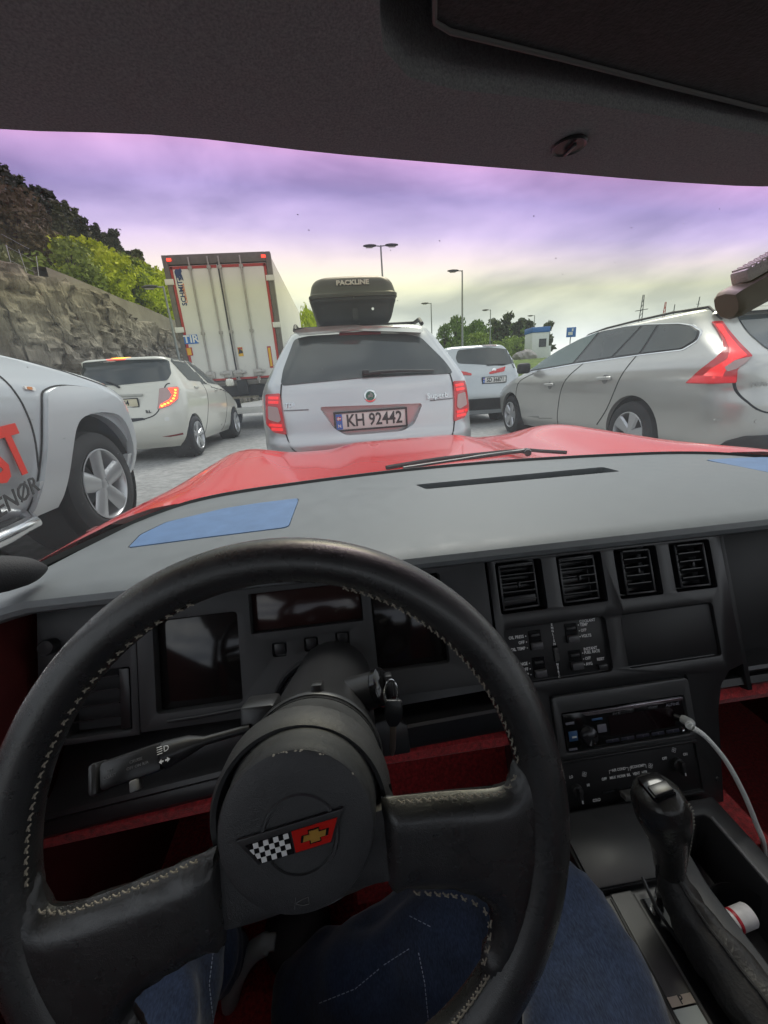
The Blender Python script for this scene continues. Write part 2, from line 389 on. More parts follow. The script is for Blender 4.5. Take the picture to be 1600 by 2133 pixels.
# ================================================================ trees
M_TRUNK = mat('bark', (.09, .07, .055), .9, var=.3, vs=9, bump=.6, bs=30, bdist=.02)
def leafm(name, c, var=.4):
    m = mat(name, c, .75, spec=.25, var=var, vs=1.1); b = m.node_tree.nodes['Principled BSDF']
    b.inputs['Subsurface Weight'].default_value = 0; return m
M_LEAF = {'spring': leafm('leaf_spring', (.50, .60, .03), .25), 'mid': leafm('leaf_mid', (.16, .25, .06)), 'pine': leafm('needle_dark', (.10, .125, .06)), 'brown': leafm('leaf_brown', (.17, .145, .06)), 'light': leafm('leaf_light', (.24, .33, .06)), 'moss': leafm('leaf_moss', (.16, .19, .07))}
def leaf_quads(mb, c, rad, n, s, rnd):
    for _ in range(n):
        d = V((rnd.gauss(0, 1), rnd.gauss(0, 1), rnd.gauss(0, 1))).normalized() * rad * rnd.random() ** .45
        p = c + V((d.x, d.y, d.z * .8)); a = V((rnd.gauss(0, 1), rnd.gauss(0, 1), rnd.gauss(0, .6))).normalized(); b = a.orthogonal().normalized()
        b = Matrix.Rotation(rnd.random() * 6.28, 3, a) @ b; k = s * rnd.uniform(.6, 1.25)
        mb.add([p - b * k, p + a.cross(b) * k * .55, p + b * k, p - a.cross(b) * k * .55], [(0, 1, 2, 3)])
def broadleaf(seed, n_cl=46, per=60, s=.036):
    rnd = random.Random(seed); mb = MB(); tr = MB(); tr.tube([(0, 0, 0), (.01, .01, .25), (-.01, .02, .5), (.02, 0, .78)], [.028, .022, .015, .005], 7)
    for k in range(n_cl):
        a = rnd.random() * 6.28; z = rnd.uniform(.24, .93); R = .40 * sin(pi * min(1, (z - .12) / .9)) ** .7 * rnd.uniform(.35, 1)
        c = V((cos(a) * R, sin(a) * R, z)); leaf_quads(mb, c, rnd.uniform(.10, .17), per, s, rnd)
        if k % 3 == 0: tr.tube([(0, 0, z * .6), c * .5 + V((0, 0, z * .32)), c], [.012, .008, .003], 5)
    return mb.mesh('crown', 0), tr.mesh('trunk')
def conifer(seed, tiers=17, s=.036):
    rnd = random.Random(seed); mb = MB(); tr = MB(); tr.tube([(0, 0, 0), (0, .004, .5), (0, 0, .98)], [.020, .012, .002], 6)
    for t in range(tiers):
        z = .12 + .86 * t / tiers; R = .21 * (1 - z) ** .8 * rnd.uniform(.8, 1.2) + .012
        for k in range(9):
            a = rnd.random() * 6.28; L_ = R * rnd.uniform(.6, 1.15)
            for q in range(5):
                r = L_ * (q + 1) / 5; p = V((cos(a) * r, sin(a) * r, z - r * .25 + rnd.gauss(0, .008)))
                leaf_quads(mb, p, .022, 2, s * (.7 + .5 * (1 - z)), rnd)
    return mb.mesh('crown', 0), tr.mesh('trunk')
def pine(seed, s=.05):
    rnd = random.Random(seed); mb = MB(); tr = MB(); tr.tube([(0, 0, 0), (.02, .0, .4), (.0, .02, .7), (.01, 0, .95)], [.022, .016, .01, .003], 6)
    for k in range(24):
        z = rnd.uniform(.35, .97); R = .24 * (1.08 - z) ** .55 * rnd.uniform(.2, 1); a = rnd.random() * 6.28; c = V((cos(a) * R, sin(a) * R, z))
        leaf_quads(mb, c, rnd.uniform(.06, .1), 34, s, rnd)
        if k % 3 == 0: tr.tube([(0, 0, z - .08), c], [.009, .003], 5)
    return mb.mesh('crown', 0), tr.mesh('trunk')
PROTO = {'broad': [broadleaf(i) for i in (1, 2, 3)], 'con': [conifer(i) for i in (4, 5)], 'pine': [pine(i) for i in (6, 7, 8)]}
_crown = {}
def tree(name, kind, leaf, loc, h, wd, label, group=None, seed=0):
    rnd = random.Random(seed * 13 + 5); i = rnd.randrange(len(PROTO[kind])); cm, tm = PROTO[kind][i]
    if (kind, i, leaf) not in _crown: c = cm.copy(); c.materials.clear(); c.materials.append(M_LEAF[leaf]); _crown[(kind, i, leaf)] = c
    if not tm.materials: tm.materials.append(M_TRUNK)
    t = thing(name, label, 'tree', loc, rnd.random() * 6.28, group); t.scale = (h * wd, h * wd, h)
    for nm, me in (('crown', _crown[(kind, i, leaf)]), ('trunk', tm)):
        o = bpy.data.objects.new(nm, me); COL.objects.link(o); o.parent = t
    return t
rnd = random.Random(3)
for i in range(290):       # the wooded hillside
    x = -(19 + 66 * rnd.random() ** .75); y = -x / rnd.uniform(.335, .68)
    pine_ = rnd.random()
    if x > -34 and rnd.random() < .6:
        tree('hillside_tree', 'broad', 'brown', (x, y, hill_z(x, y) - .3), rnd.uniform(3, 5), rnd.uniform(1.0, 1.3), 'low brown green bushy tree on the lower hillside slope', 'bushy trees low on the hillside', i)
    else:
        k = 'con' if pine_ < .68 else 'pine'
        tree('hillside_tree', k, 'pine' if rnd.random() < .7 else 'moss', (x, y, hill_z(x, y) - .3), rnd.uniform(5.5, 9.0) * (.65 if x > -40 else 1), rnd.uniform(1.0, 1.5), 'dark evergreen tree in the wood covering the hillside', 'evergreens covering the hillside', i)
for i, (px, py, X, h) in enumerate(((165, 585, -15.5, 4.2), (200, 590, -16.5, 5.2), (235, 600, -16, 5.0), (215, 570, -18.5, 5.4), (265, 610, -16.5, 5.0), (290, 622, -15.8, 4.6), (315, 640, -16.5, 5.2), (335, 640, -15.5, 5.0), (275, 600, -19, 5.6), (310, 620, -19, 6.0), (345, 650, -18, 6.0), (180, 560, -19.5, 4.6), (240, 580, -20, 5.2), (335, 655, -14.6, 4.0))):
    p = onx(px, py + 40, X); y = p.y; h *= .90
    tree('spring_tree', 'broad', 'spring' if i % 4 else 'light', (X, y, hill_z(X, y) - .3), h, rnd.uniform(1.0, 1.25), 'fresh yellow green spring tree above the rock cutting', 'bright green trees above the cutting', 300 + i)
# low brush that covers the slope between the trees
mb = MB(); r2 = random.Random(11)
for i in range(9000):
    x = -(12.8 + 74 * r2.random() ** 1.1); y = -x / r2.uniform(.32, .8); k = .5 + min(1.2, -x / 60); leaf_quads(mb, V((x, y, hill_z(x, y) + .3 * k)), .7 * k, 3, .30 * k, r2)
tag(mb.obj('undergrowth', M_LEAF['moss'], smooth=0), 'brown green brush between the hillside trees', 'undergrowth', kind='stuff')

# ---------------------------------------------------------------- right hand side: grass bank, trees, kiosk, masts, far hills
def bank_z(x, y): return 2.55 * smooth01(27, 40, y) * smooth01(6, 12, x) + .004 * max(0, y - 40) * smooth01(6, 12, x)
mb = MB(); mb.grid([[(x, y, bank_z(x, y) - .06 + .12 * fbm(x * .4, y * .4, 0, 3)) for y in [24 + i * 1.5 for i in range(16)] + [55, 70, 90, 120]] for x in [5 + i * .8 for i in range(22)] + [30, 45, 70, 110]])
tag(mb.obj('grass_bank', rough_mat('bank_grass', (.07, .11, .02), (.17, .24, .05), 1.4, .95, .7, 14, bd=.12)), kind='structure')
def tree_px(name, kind, leaf, px, ptop, Y, wpx, label, seed, base=None):
    t_ = ony(px, ptop, Y); zb = bank_z(t_.x, Y) if base is None else base; h = t_.z - zb; wd = abs(ony(px + wpx / 2, ptop, Y).x - ony(px - wpx / 2, ptop, Y).x) / h
    return tree(name, kind, leaf, (t_.x, Y, zb - .1), h, wd / {'broad': .75, 'con': .4, 'pine': .36}[kind], label, None, seed)
tree_px('broadleaf_tree', 'broad', 'mid', 948, 655, 72, 52, 'tall round green tree on the left end of the far grove', 401)
tree_px('broadleaf_tree', 'broad', 'mid', 925, 672, 70, 40, 'lower green tree at the outer left edge of the far grove', 402)
tree_px('broadleaf_tree', 'broad', 'mid', 990, 664, 74, 50, 'green tree behind the tall single headed lamp post', 403)
tree_px('broadleaf_tree', 'broad', 'light', 1000, 690, 66, 56, 'paler green tree in front of the far grove centre', 404)
tree_px('pine_tree', 'pine', 'pine', 1032, 658, 78, 36, 'dark pine near the middle of the far grove', 405)
tree_px('pine_tree', 'pine', 'pine', 1056, 654, 80, 32, 'tallest dark pine of the far grove, right of its middle', 406)
tree_px('pine_tree', 'pine', 'pine', 1082, 659, 80, 34, 'dark pine at the right part of the far grove', 407)
tree_px('pine_tree', 'pine', 'pine', 1104, 668, 78, 30, 'shorter dark pine at the right end of the far grove', 408)
tree_px('broadleaf_tree', 'broad', 'light', 1080, 697, 60, 62, 'bright green bushy tree in front of the dark pines', 409)
tree_px('broadleaf_tree', 'broad', 'light', 1045, 706, 58, 46, 'small bright green bush tree below the pine tops', 410)
tree_px('broadleaf_tree', 'broad', 'mid', 960, 706, 58, 60, 'low green bush tree under the left end of the grove', 411)
tree_px('broadleaf_tree', 'broad', 'mid', 908, 728, 55, 34, 'lowest dark bush just right of the silver wagon roof', 412)
tree_px('pine_tree', 'pine', 'pine', 1142, 672, 66, 30, 'lone dark tree standing beside the white kiosk', 413)
tree_px('broadleaf_tree', 'broad', 'mid', 970, 670, 84, 60, 'green tree filling the back of the grove behind the lamp post', 416)
tree_px('broadleaf_tree', 'broad', 'mid', 1018, 672, 86, 56, 'rounded green tree at the back left of the pines', 417)
tree_px('broadleaf_tree', 'broad', 'mid', 1068, 672, 88, 60, 'rounded green tree at the back among the pines', 418)
tree_px('broadleaf_tree', 'broad', 'mid', 1098, 684, 84, 44, 'low rounded tree closing the right end of the grove', 419)
tree_px('broadleaf_tree', 'broad', 'spring', 632, 634, 46, 46, 'green tree showing between the trailer and the roof box', 414, 0)
tree_px('broadleaf_tree', 'broad', 'mid', 655, 642, 52, 44, 'darker tree half hidden behind the roof box', 415, 0)
# boulders on the bank
rk = thing('boulder_pile', 'pale pile of boulders on the grass bank by the kiosk', 'boulders', (0, 0, 0))
M_STONE = rough_mat('boulder', (.25, .23, .22), (.42, .40, .38), 1.2, .9, .6, 6, bd=.08)
for i, (px, py, s) in enumerate(((1085, 742, .8), (1096, 738, 1.0), (1106, 741, .7), (1092, 746, .6), (1101, 747, .7))):
    p = ony(px, py, 41); bm = bmesh.new(); bmesh.ops.create_icosphere(bm, subdivisions=2, radius=s)
    for v in bm.verts: v.co *= 1 + .35 * noise.noise(v.co * 1.3 + V((i * 3, 0, 0))); v.co.z *= .7
    me = bpy.data.meshes.new('boulder'); bm.to_mesh(me); bm.free(); o = link('boulder', me, M_STONE, rk); o.location = (p.x, p.y, max(bank_z(p.x, 41) + .25 * s, p.z - .2))
# white ticket kiosk
M_WHITE = mat('painted_white', (.72, .74, .73), .55, var=.06); M_BLUE = mat('sign_blue', (.03, .16, .50), .45); M_DARKW = mat('dark_window', (.03, .04, .045), .12)
kz = bank_z(23, 44); c0 = ony(1108, 738, 44); c1 = ony(1143, 738, 44); top = ony(1110, 693, 44).z
k = thing('ticket_kiosk', 'small white kiosk with a blue roof band on the bank', 'kiosk', ((c0.x + c1.x) / 2, 45, kz - .1)); w = c1.x - c0.x; hh = top - kz + .1
MB().box((0, 0, hh / 2), (w, 1.8, hh)).obj('wall', M_WHITE, k, bevel=.03)
MB().box((.0, 0, hh + .28), (w + .1, 1.95, .55)).obj('roof', M_BLUE, k, bevel=.04)
MB().box((w * .12, -.92, hh * .62), (w * .42, .05, hh * .3)).obj('window', M_DARKW, k)
MB().box((w * .62, .3, hh * .26), (w * .4, 1.2, hh * .5)).obj('annex', M_WHITE, k, bevel=.03)
# blue road sign
p = ony(1190, 692, 42); s = thing('road_sign', 'small blue and white road sign beyond the silver estate', 'sign', (p.x, 42, bank_z(p.x, 42)))
hz = p.z - bank_z(p.x, 42)
MB().cyl((0, .06, 0), (0, .06, hz + .4), .05, 8).obj('pole', M_POLE, s)
MB().box((0, 0, hz), (1.05, .06, .95)).obj('sign_plate', M_BLUE, s, bevel=.02)
MB().box((-.1, -.034, hz - .12), (.5, .01, .3)).obj('ferry_symbol', M_WHITE, s)
MB().box((.12, -.034, hz + .22), (.16, .01, .25)).obj('ferry_symbol', M_WHITE, s)

# ---------------------------------------------------------------- street lamps
M_LAMPH = mat('lamp_head', (.07, .075, .08), .5, .2)
def street_lamp(px, py, Y, heads, label, base=None, s=1.0):
    t_ = ony(px, py, Y); zb = (bank_z(t_.x, Y) + gz(t_.x)) if base is None else base; h = t_.z - zb
    L_ = thing('street_lamp', label, 'street lamp', (t_.x, Y, zb), 0, 'street lamps beside the queue')
    MB().tube([(0, 0, 0), (0, 0, 1.2), (0, 0, h - .15), (0, 0, h)], [.11 * s, .10 * s, .06 * s, .055 * s], 10).obj('pole', M_POLE, L_)
    MB().cyl((0, 0, 0), (0, 0, .25), .2 * s, 10).obj('base', M_POLE, L_)
    for d in heads:
        MB().tube([(0, 0, h - .05), (d * .35 * s, 0, h - .02), (d * .7 * s, 0, h)], [.045 * s, .04 * s, .035 * s], 8).obj('arm', M_POLE, L_)
        P = []
        for i in range(7):
            q = i / 6; r = .19 * s * sin(pi * (.12 + .8 * q)) ** .6; x = d * (.35 + .95 * q) * s
            P.append([(x, r * cos(2 * pi * k / 10), h + r * .55 * sin(2 * pi * k / 10)) for k in range(10)])
        mb = MB(); mb.grid(P, True); mb.f.append(tuple(reversed(range(10)))); mb.f.append(tuple(range(60, 70))); hd = mb.obj('lamp_head', M_LAMPH, L_)
        MB().box((d * .85 * s, 0, h - .115 * s), (.5 * s, .2 * s, .03)).obj('lens', mat('lamp_lens', (.5, .5, .48), .2), hd)
    return L_
street_lamp(793, 511, 33, (-1, 1), 'tall double headed street lamp above the black roof box')
street_lamp(963, 563, 37, (-1,), 'tall single headed street lamp in front of the far grove')
street_lamp(898, 631, 55, (-1,), 'slim street lamp between the silver wagon and the grove')
street_lamp(1022, 645, 62, (-1,), 'smaller far street lamp in front of the dark pines')
street_lamp(1114, 657, 72, (-1,), 'farthest tiny street lamp above the white kiosk')
street_lamp(340, 596, 23, (-1,), 'grey street lamp just left of the white trailer', s=.8)
# ---------------------------------------------------------------- harbour masts and far hill
M_MAST = mat('mast_steel', (.12, .13, .15), .6); M_RED = mat('mast_red', (.45, .06, .04), .6)
for px, pt, Y, lab, mm in ((1341, 614, 95, 'dark lattice ship mast with cross arms above the estate roof', M_MAST), (1387, 629, 110, 'short red and grey mast right of the lattice mast', M_RED), (1406, 634, 110, 'tiny grey mast beside the red mast', M_MAST), (1458, 618, 105, 'thin slanted mast nearest the rear view mirror', M_MAST)):
    t_ = ony(px, pt, Y); mm_ = thing('ship_mast', lab, 'mast', (t_.x, Y, 0), 0, 'harbour masts'); h = t_.z
    if 'lattice' in lab:
        for dx in (-1, 1): MB().tube([(dx * .9, 0, 0), (dx * .15, 0, h)], .10, 5).obj('leg', mm, mm_)
        for kk in range(9):
            z = h * .45 + h * .5 * kk / 9; w = .9 - .75 * z / h; MB().tube([(-w, 0, z), (w * .9, 0, z + h * .05)], .07, 4).obj('brace', mm, mm_)
        MB().tube([(-1.6, 0, h * .80), (1.6, 0, h * .82)], .08, 5).obj('cross_arm', mm, mm_); MB().tube([(-1.0, 0, h * .68), (1.9, 0, h * .70)], .08, 5).obj('cross_arm', mm, mm_)
    else:
        sl = .8 if 'slanted' in lab else 0
        MB().tube([(-sl, 0, 0), (0, 0, h)], [.22, .12], 6).obj('mast_pole', mm, mm_)
        MB().tube([(-.6 - sl * .1, 0, h * .9), (.6 - sl * .1, 0, h * .9)], .07, 4).obj('cross_arm', mm, mm_)
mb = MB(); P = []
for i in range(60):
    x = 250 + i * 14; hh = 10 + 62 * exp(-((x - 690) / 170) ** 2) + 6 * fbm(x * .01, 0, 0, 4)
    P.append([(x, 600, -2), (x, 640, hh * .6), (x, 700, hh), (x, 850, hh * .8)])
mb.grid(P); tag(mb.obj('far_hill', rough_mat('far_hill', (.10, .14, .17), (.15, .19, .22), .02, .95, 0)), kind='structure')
# ================================================================ vehicles in the queue
M_TYRE = mat('tyre_rubber', (.022, .022, .024), .8, var=.2, vs=20, bump=.3, bs=160)
M_RIM = mat('alloy_rim', (.55, .56, .58), .32, .75)
M_GLASSD = mat('car_glass_dark', (.040, .050, .050), .04, spec=.8)
M_GAP = mat('panel_gap', (.018, .018, .018), .8)
M_BLK = mat('black_trim', (.022, .022, .024), .55, bump=.2, bs=400)
M_REDL = mat('lamp_red', (.42, .010, .014), .12, spec=.6, coat=.6, emit=.07, ecol=(1, .03, .03), var=.25, vs=14)
M_REDI = mat('lamp_red_bright', (.80, .015, .02), .2, coat=.4, emit=.38, ecol=(1, .03, .03), var=.12, vs=40)
M_REDD = mat('lamp_red_unlit', (.22, .012, .016), .15, coat=.5)
M_REDHOT = mat('lamp_red_lit', (.8, .05, .03), .2, emit=1.6, ecol=(1, .06, .03))
M_AMBHOT = mat('lamp_amber_lit', (.9, .35, .03), .2, emit=2.2, ecol=(1, .45, .05))
M_CLEARL = mat('lamp_clear', (.50, .34, .32), .18, coat=.5)
M_CHROME = mat('chrome', (.75, .76, .77), .14, 1.0)
M_PLATE = mat('plate_white', (.78, .78, .75), .4); M_PLATEB = mat('plate_blue', (.04, .16, .55), .4); M_INK = mat('plate_ink', (.02, .02, .022), .5)
M_REDP = mat('flag_red', (.55, .03, .04), .5)
M_LINER = mat('arch_liner', (.02, .02, .021), .9)
def paint(name, col, metal=.25, rough=.32): return mat(name, col, rough, metal, .5, coat=.8, var=.04, vs=1.5)
M_SILV = paint('paint_silver', (.56, .58, .595), .55, .28); M_PEARL = paint('paint_pearl', (.72, .71, .63), .05, .3); M_SILV2 = paint('paint_grey_silver', (.53, .53, .505), .5, .3)
M_WHITEP = paint('paint_pale_blue_silver', (.52, .555, .575), .45, .3); M_AMA = paint('paint_pickup', (.55, .58, .60), .45, .32)

class Car:
    def __init__(s, root, bvh): s.o = root; s.b = bvh; s.l = V(root.location)
    def R(s, pts, Y): return [((ony(a, b, Y) - s.l).x, (ony(a, b, Y) - s.l).z) for a, b in pts]
    def S(s, pts, X): return [((onx(a, b, X) - s.l).y, (onx(a, b, X) - s.l).z) for a, b in pts]
    def D(s, name, poly, ax, m, parent=None, **k): return decal(name, parent or s.o, s.b, poly, ax, m, **k)
    def gap(s, pts, ax, w=.012, parent=None, m=None, off=.003, name='panel_gap'):
        return decal(name, parent or s.o, s.b, strip([(p[0], p[1]) for p in spline([(a, b, 0) for a, b in pts], 5)], w), ax, m or M_GAP, off=off, thick=.006, res=.08)
    def hit(s, a, b, ax):
        fo, d = AX[ax]; h = s.b.ray_cast(fo(a, b), d); return h[0] if h[0] else s.b.find_nearest(fo(a, b) + d * 4)[0]
def make_car(name, label, cat, loc, rows, m, arches, tw=None, group=None, cuts=(), n_side=40):
    root = thing(name, label, cat, loc, 0, group); me = loft_body(rows, tw=tw, n_side=n_side).mesh('body'); b0 = bvh_of(me)
    cut = list(cuts)
    for (y, z, r, w) in arches:
        for s in (-1, 1): cut.append(MB().cyl((s * (w - .34), y, z), (s * (w + .5), y, z), r, 40))
    if cut: me = boolean_cut(me, cut)
    o = link('body', me, m, root)
    for (y, z, r, w) in arches:      # dark liners inside the arches
        for s in (-1, 1): MB().lathe([(.05, -.335), (r * .99, -.335), (r * .995, -.06)], (s * w, y, z), (s, 0, 0), 40).obj('arch_liner', M_LINER, root)
    MB().box((0, (rows[0][1] + rows[0][2]) / 2, rows[0][0] + .02), (rows[0][3] * 1.7, rows[0][2] - rows[0][1] - .5, .1)).obj('underbody', M_LINER, root)
    return Car(root, b0)
def number_plate(car, c, w, h, txt, eu=True, tilt=0.0, ax=None, size=None, frame=True, tcol=None, al='CENTER', name='number_plate', bg=None):
    p = MB().box(c, (w, .012, h)).obj(name, bg or M_PLATE, car.o, bevel=.003); f = -.0066 - c[1] * 0
    y = c[1] - .0075
    if frame:
        t = .012
        for (a, b, d, e) in ((0, h / 2 + t / 2, w + 2 * t, t), (0, -h / 2 - t / 2, w + 2 * t, t), (-w / 2 - t / 2, 0, t, h), (w / 2 + t / 2, 0, t, h)): MB().box((c[0] + a, c[1], c[2] + b), (d, .022, e)).obj('plate_frame', M_BLK, p)
    x0 = 0
    if eu:
        MB().box((c[0] - w / 2 + .024, y + .0005, c[2]), (.044, .004, h * .94)).obj('blue_band', M_PLATEB, p); x0 = .024
        MB().box((c[0] - w / 2 + .024, y - .002, c[2] + h * .2), (.03, .002, h * .22)).obj('flag', M_REDP, p)
        MB().box((c[0] - w / 2 + .020, y - .0035, c[2] + h * .2), (.006, .001, h * .22)).obj('flag', M_PLATE, p)
        MB().box((c[0] - w / 2 + .024, y - .0046, c[2] + h * .2), (.03, .001, .007)).obj('flag', M_PLATE, p)
        text('lettering', 'N', h * .26, M_PLATE, (c[0] - w / 2 + .024, y - .002, c[2] - h * .26), (1, 0, 0), (0, 0, 1), p, bold=.001)
    text('lettering', txt, size or h * .98, tcol or M_INK, (c[0] + x0, y - .0005, c[2]), (1, 0, 0), (0, 0, 1), p, bold=.0025, sx=.82, align=al)
    return p

# ---------------------------------------------------------------- silver estate straight ahead
L0 = V((.215, 2.70, 0.0))
rows = [(.20, .16, 4.55, .70, .20, .3, .05, .2), (.34, .06, 4.72, .765, .24, .35, .07, .2), (.48, .02, 4.80, .785, .26, .35, .08, .25), (.62, .015, 4.80, .79, .26, .35, .08, .25), (.70, .05, 4.78, .79, .26, .35, .07, .25),
        (.80, .065, 4.62, .79, .26, .35, .07, .25), (.90, .09, 4.2, .785, .25, .35, .07, .25), (.985, .115, 3.75, .775, .24, .3, .07, .25), (1.035, .14, 3.5, .755, .22, .3, .07, .25), (1.12, .20, 3.3, .71, .20, .3, .07, .2), (1.26, .315, 2.95, .63, .18, .3, .08, .2),
        (1.36, .40, 2.68, .57, .17, .3, .08, .2), (1.415, .46, 2.5, .53, .17, .3, .08, .2), (1.445, .60, 2.35, .485, .2, .3, .08, .2), (1.465, .85, 2.15, .40, .2, .3, .05, .1), (1.475, 1.2, 1.9, .18, .1, .1, .02, .02)]
c0 = [(ony(a, b, 2.78) - L0) for a, b in ((664, 848), (882, 840), (862, 884), (836, 897), (722, 906), (697, 893))]
cut = MB().prism(rpoly([(p.x, p.z) for p in c0], .03), lambda a, b, h: V((a, -.1 + h, b)), .235)
A = make_car('silver_estate_car', 'silver estate car straight ahead carrying a black roof box', 'car', L0, rows, M_SILV, [(1.02, .31, .37, .80), (3.82, .31, .37, .80)], cuts=[cut])
o = A.o
for y in (1.02, 3.82):
    for s in (-1, 1): wheel(o, (s * .70, y, .315), .315, .21, s, .215, 5, M_TYRE, M_RIM)
rw = A.D('rear_window', rpoly(A.R([(588, 803), (590, 770), (607, 700), (640, 693), (740, 690), (850, 690), (884, 698), (925, 752), (938, 778), (760, 787)], 2.98), .03), 'rear', M_GLASSD, off=.005, res=.04)
A.D('brake_light', rpoly(A.R([(707, 692), (793, 690), (793, 697), (706, 699)], 3.10), .004), 'rear', M_REDD, rw, off=.014)
A.D('spoiler', rpoly(A.R([(612, 690), (640, 684), (740, 681), (850, 682), (880, 689), (876, 695), (740, 691), (622, 698)], 3.12), .006), 'rear', M_SILV, off=.05, thick=.06)
# wiper
a, b = A.R([(763, 779), (905, 773)], 2.86); a = A.hit(*a, 'rear'); b = A.hit(*b, 'rear'); mid = a.lerp(b, .5) + V((0, -.03, .012))
wp = MB().tube([a + V((0, -.02, 0)), a.lerp(b, .2) + V((0, -.032, .008)), mid, b + V((0, -.02, .004))], [.013, .013, .009, .006], 8).obj('wiper', M_BLK, o)
MB().box(a + V((-.005, -.02, .008)), (.05, .04, .04)).obj('wiper_pivot', M_BLK, wp, bevel=.01)
sl = rpoly(A.R([(549, 822), (583, 819), (590, 860), (600, 903), (572, 900), (552, 884)], 2.86), .012)
mir = lambda P: [(-x, z) for x, z in P]
for P in (sl, mir(sl)):
    t_ = A.D('tail_light', P, 'rear', M_REDL, off=.012, thick=.03, res=.03)
    q = rpoly(A.R([(557, 846), (580, 848), (588, 874), (582, 879), (559, 874)], 2.86), .012); q = q if P is sl else mir(q)
    A.D('reversing_lamp', q, 'rear', M_CLEARL, t_, off=.017)
    for (px, py, wx, wy) in ((557, 826, 24, 6), (557, 835, 24, 6), (560, 882, 30, 6), (566, 890, 26, 6)):      # lit diode rows
        q = A.R([(px, py), (px + wx, py), (px + wx, py + wy), (px, py + wy)], 2.86); A.D('lamp_row', rpoly(q if P is sl else mir(q), .004), 'rear', M_REDI, t_, off=.016, res=.05)
# tailgate seam, and grey strips painting in the crease's shade
zg = A.R([(583, 800), (585, 858), (600, 912), (625, 941), (700, 949)], 2.82)
A.gap(zg, 'rear', .009); A.gap(mir(zg), 'rear', .009)
cz = A.R([(590, 856), (660, 853), (765, 849)], 2.80); cz = [(p[0], cz[0][1]) for p in cz]; x1 = -cz[0][0]
A.gap([(-x1, cz[0][1]), (-.43, cz[0][1] - .004)], 'rear', .008, m=mat('crease_shade', (.2, .2, .21), .5)); A.gap([(.43, cz[0][1] - .004), (x1, cz[0][1])], 'rear', .008, m=MATS['crease_shade'])
# badge: green ring with winged arrow
bc = A.R([(771, 825)], 2.8)[0]; p = A.hit(bc[0], bc[1], 'rear'); bd = MB().lathe([(.0005, .014), (.034, .014), (.043, .010), (.044, 0)], p, (0, -1, .15), 32).obj('badge', M_CHROME, o)
nrm = V((0, -1, .15)).normalized(); MB().lathe([(.0005, .0155), (.031, .0155), (.032, .013)], p, nrm, 28).obj('badge_field', mat('badge_green', (.012, .10, .05), .25, coat=.5), bd)
fr = lambda a, b, h: p + nrm * (.016 + h) + V((a, 0, b))
for k in range(5):      # feathers and arrow of the emblem
    MB().prism([(-.004 + k * .0045, .0 - .001 * k), (-.001 + k * .0045, .0 - .001 * k), (.005 + k * .0040, .024 - k * .004), (.000 + k * .0040, .024 - k * .003)], fr, .0012).obj('emblem_feather', M_CHROME, bd)
MB().prism([(-.020, -.012), (-.006, -.018), (-.004, -.008), (.020, -.010), (.020, -.004), (-.003, -.001), (-.008, .012), (-.013, .004)], fr, .0012).obj('emblem_arrow', M_CHROME, bd)
# plate
pc = A.R([(773, 874)], 2.80)[0]; number_plate(A, (pc[0], .105, pc[1]), .50, .112, 'KH 92442', size=.118)
p = A.hit(*A.R([(603, 845)], 2.8)[0], 'rear'); text('lettering', 'TDI', .042, M_CHROME, p + V((0, -.004, 0)), (1, .06, 0), (0, .2, 1), o, ext=.002, bold=.001)
p = A.hit(*A.R([(912, 824)], 2.8)[0], 'rear'); text('lettering', 'Superb', .052, M_CHROME, p + V((0, -.012, 0)), (1, .22, 0), (0, .2, 1), o, ext=.002, sx=1.15)
# roof rails and cross bars
for s in (-1, 1):
    MB().tube([(s * .50, .62, 1.44), (s * .50, .72, 1.485), (s * .51, 1.3, 1.505), (s * .50, 2.0, 1.49), (s * .49, 2.1, 1.45)], .016, 10).obj('roof_rail', M_BLK, o)
for y in (.95, 1.75): MB().box((0, y, 1.492), (1.0, .06, .022)).obj('cross_bar', M_BLK, o, bevel=.008)
# interior hint: bench seat behind the glass is hidden by the tinted pane
# roof box
BX = V((.215, 3.50, 1.50)); e_ = ony(739, 640, 3.5); BX.x = e_.x
rb = thing('roof_box', 'matt black roof box strapped on the silver estate', 'roof box', BX)
tub = [(0, .10, 1.55, .285, .08, .2, .02, .05), (.04, .06, 1.62, .315, .08, .25, .02, .05), (.14, .02, 1.72, .345, .08, .3, .02, .05), (.17, .0, 1.75, .355, .09, .3, .02, .05), (.19, .0, 1.75, .357, .09, .3, .02, .05)]
lid = [(.191, -.008, 1.76, .365, .09, .3, .02, .05), (.215, -.010, 1.76, .366, .09, .3, .02, .05), (.225, .004, 1.74, .357, .09, .3, .02, .05), (.30, .03, 1.66, .335, .09, .3, .03, .05), (.345, .065, 1.5, .30, .1, .3, .03, .05), (.365, .13, 1.3, .25, .1, .3, .03, .05), (.374, .3, 1.0, .14, .06, .1, .02, .02)]
tb = loft_body(tub, n_side=16).obj('box_tub', mat('box_black', (.022, .023, .026), .55, var=.3, vs=12, bump=.25, bs=200), rb)
ldm = loft_body(lid, n_side=16).mesh('lid'); link('lid', ldm, mat('box_lid', (.05, .052, .048), .38, var=.12, vs=5), rb); B = Car(rb, bvh_of(ldm))
p = B.hit(0, .295, 'rear'); text('lettering', 'PACKLINE', .052, mat('letter_grey', (.5, .5, .47), .5), p + V((0, -.006, 0)), (1, 0, 0), (0, .30, 1), rb, ext=.003, bold=.002, sx=1.12)
tv = bvh_of(tb.data); h = tv.ray_cast(V((.15, -3, .10)), V((0, 1, 0)))[0]
MB().cyl(h + V((0, .01, 0)), h + V((0, -.008, 0)), .011, 14).obj('lock', M_CHROME, rb)
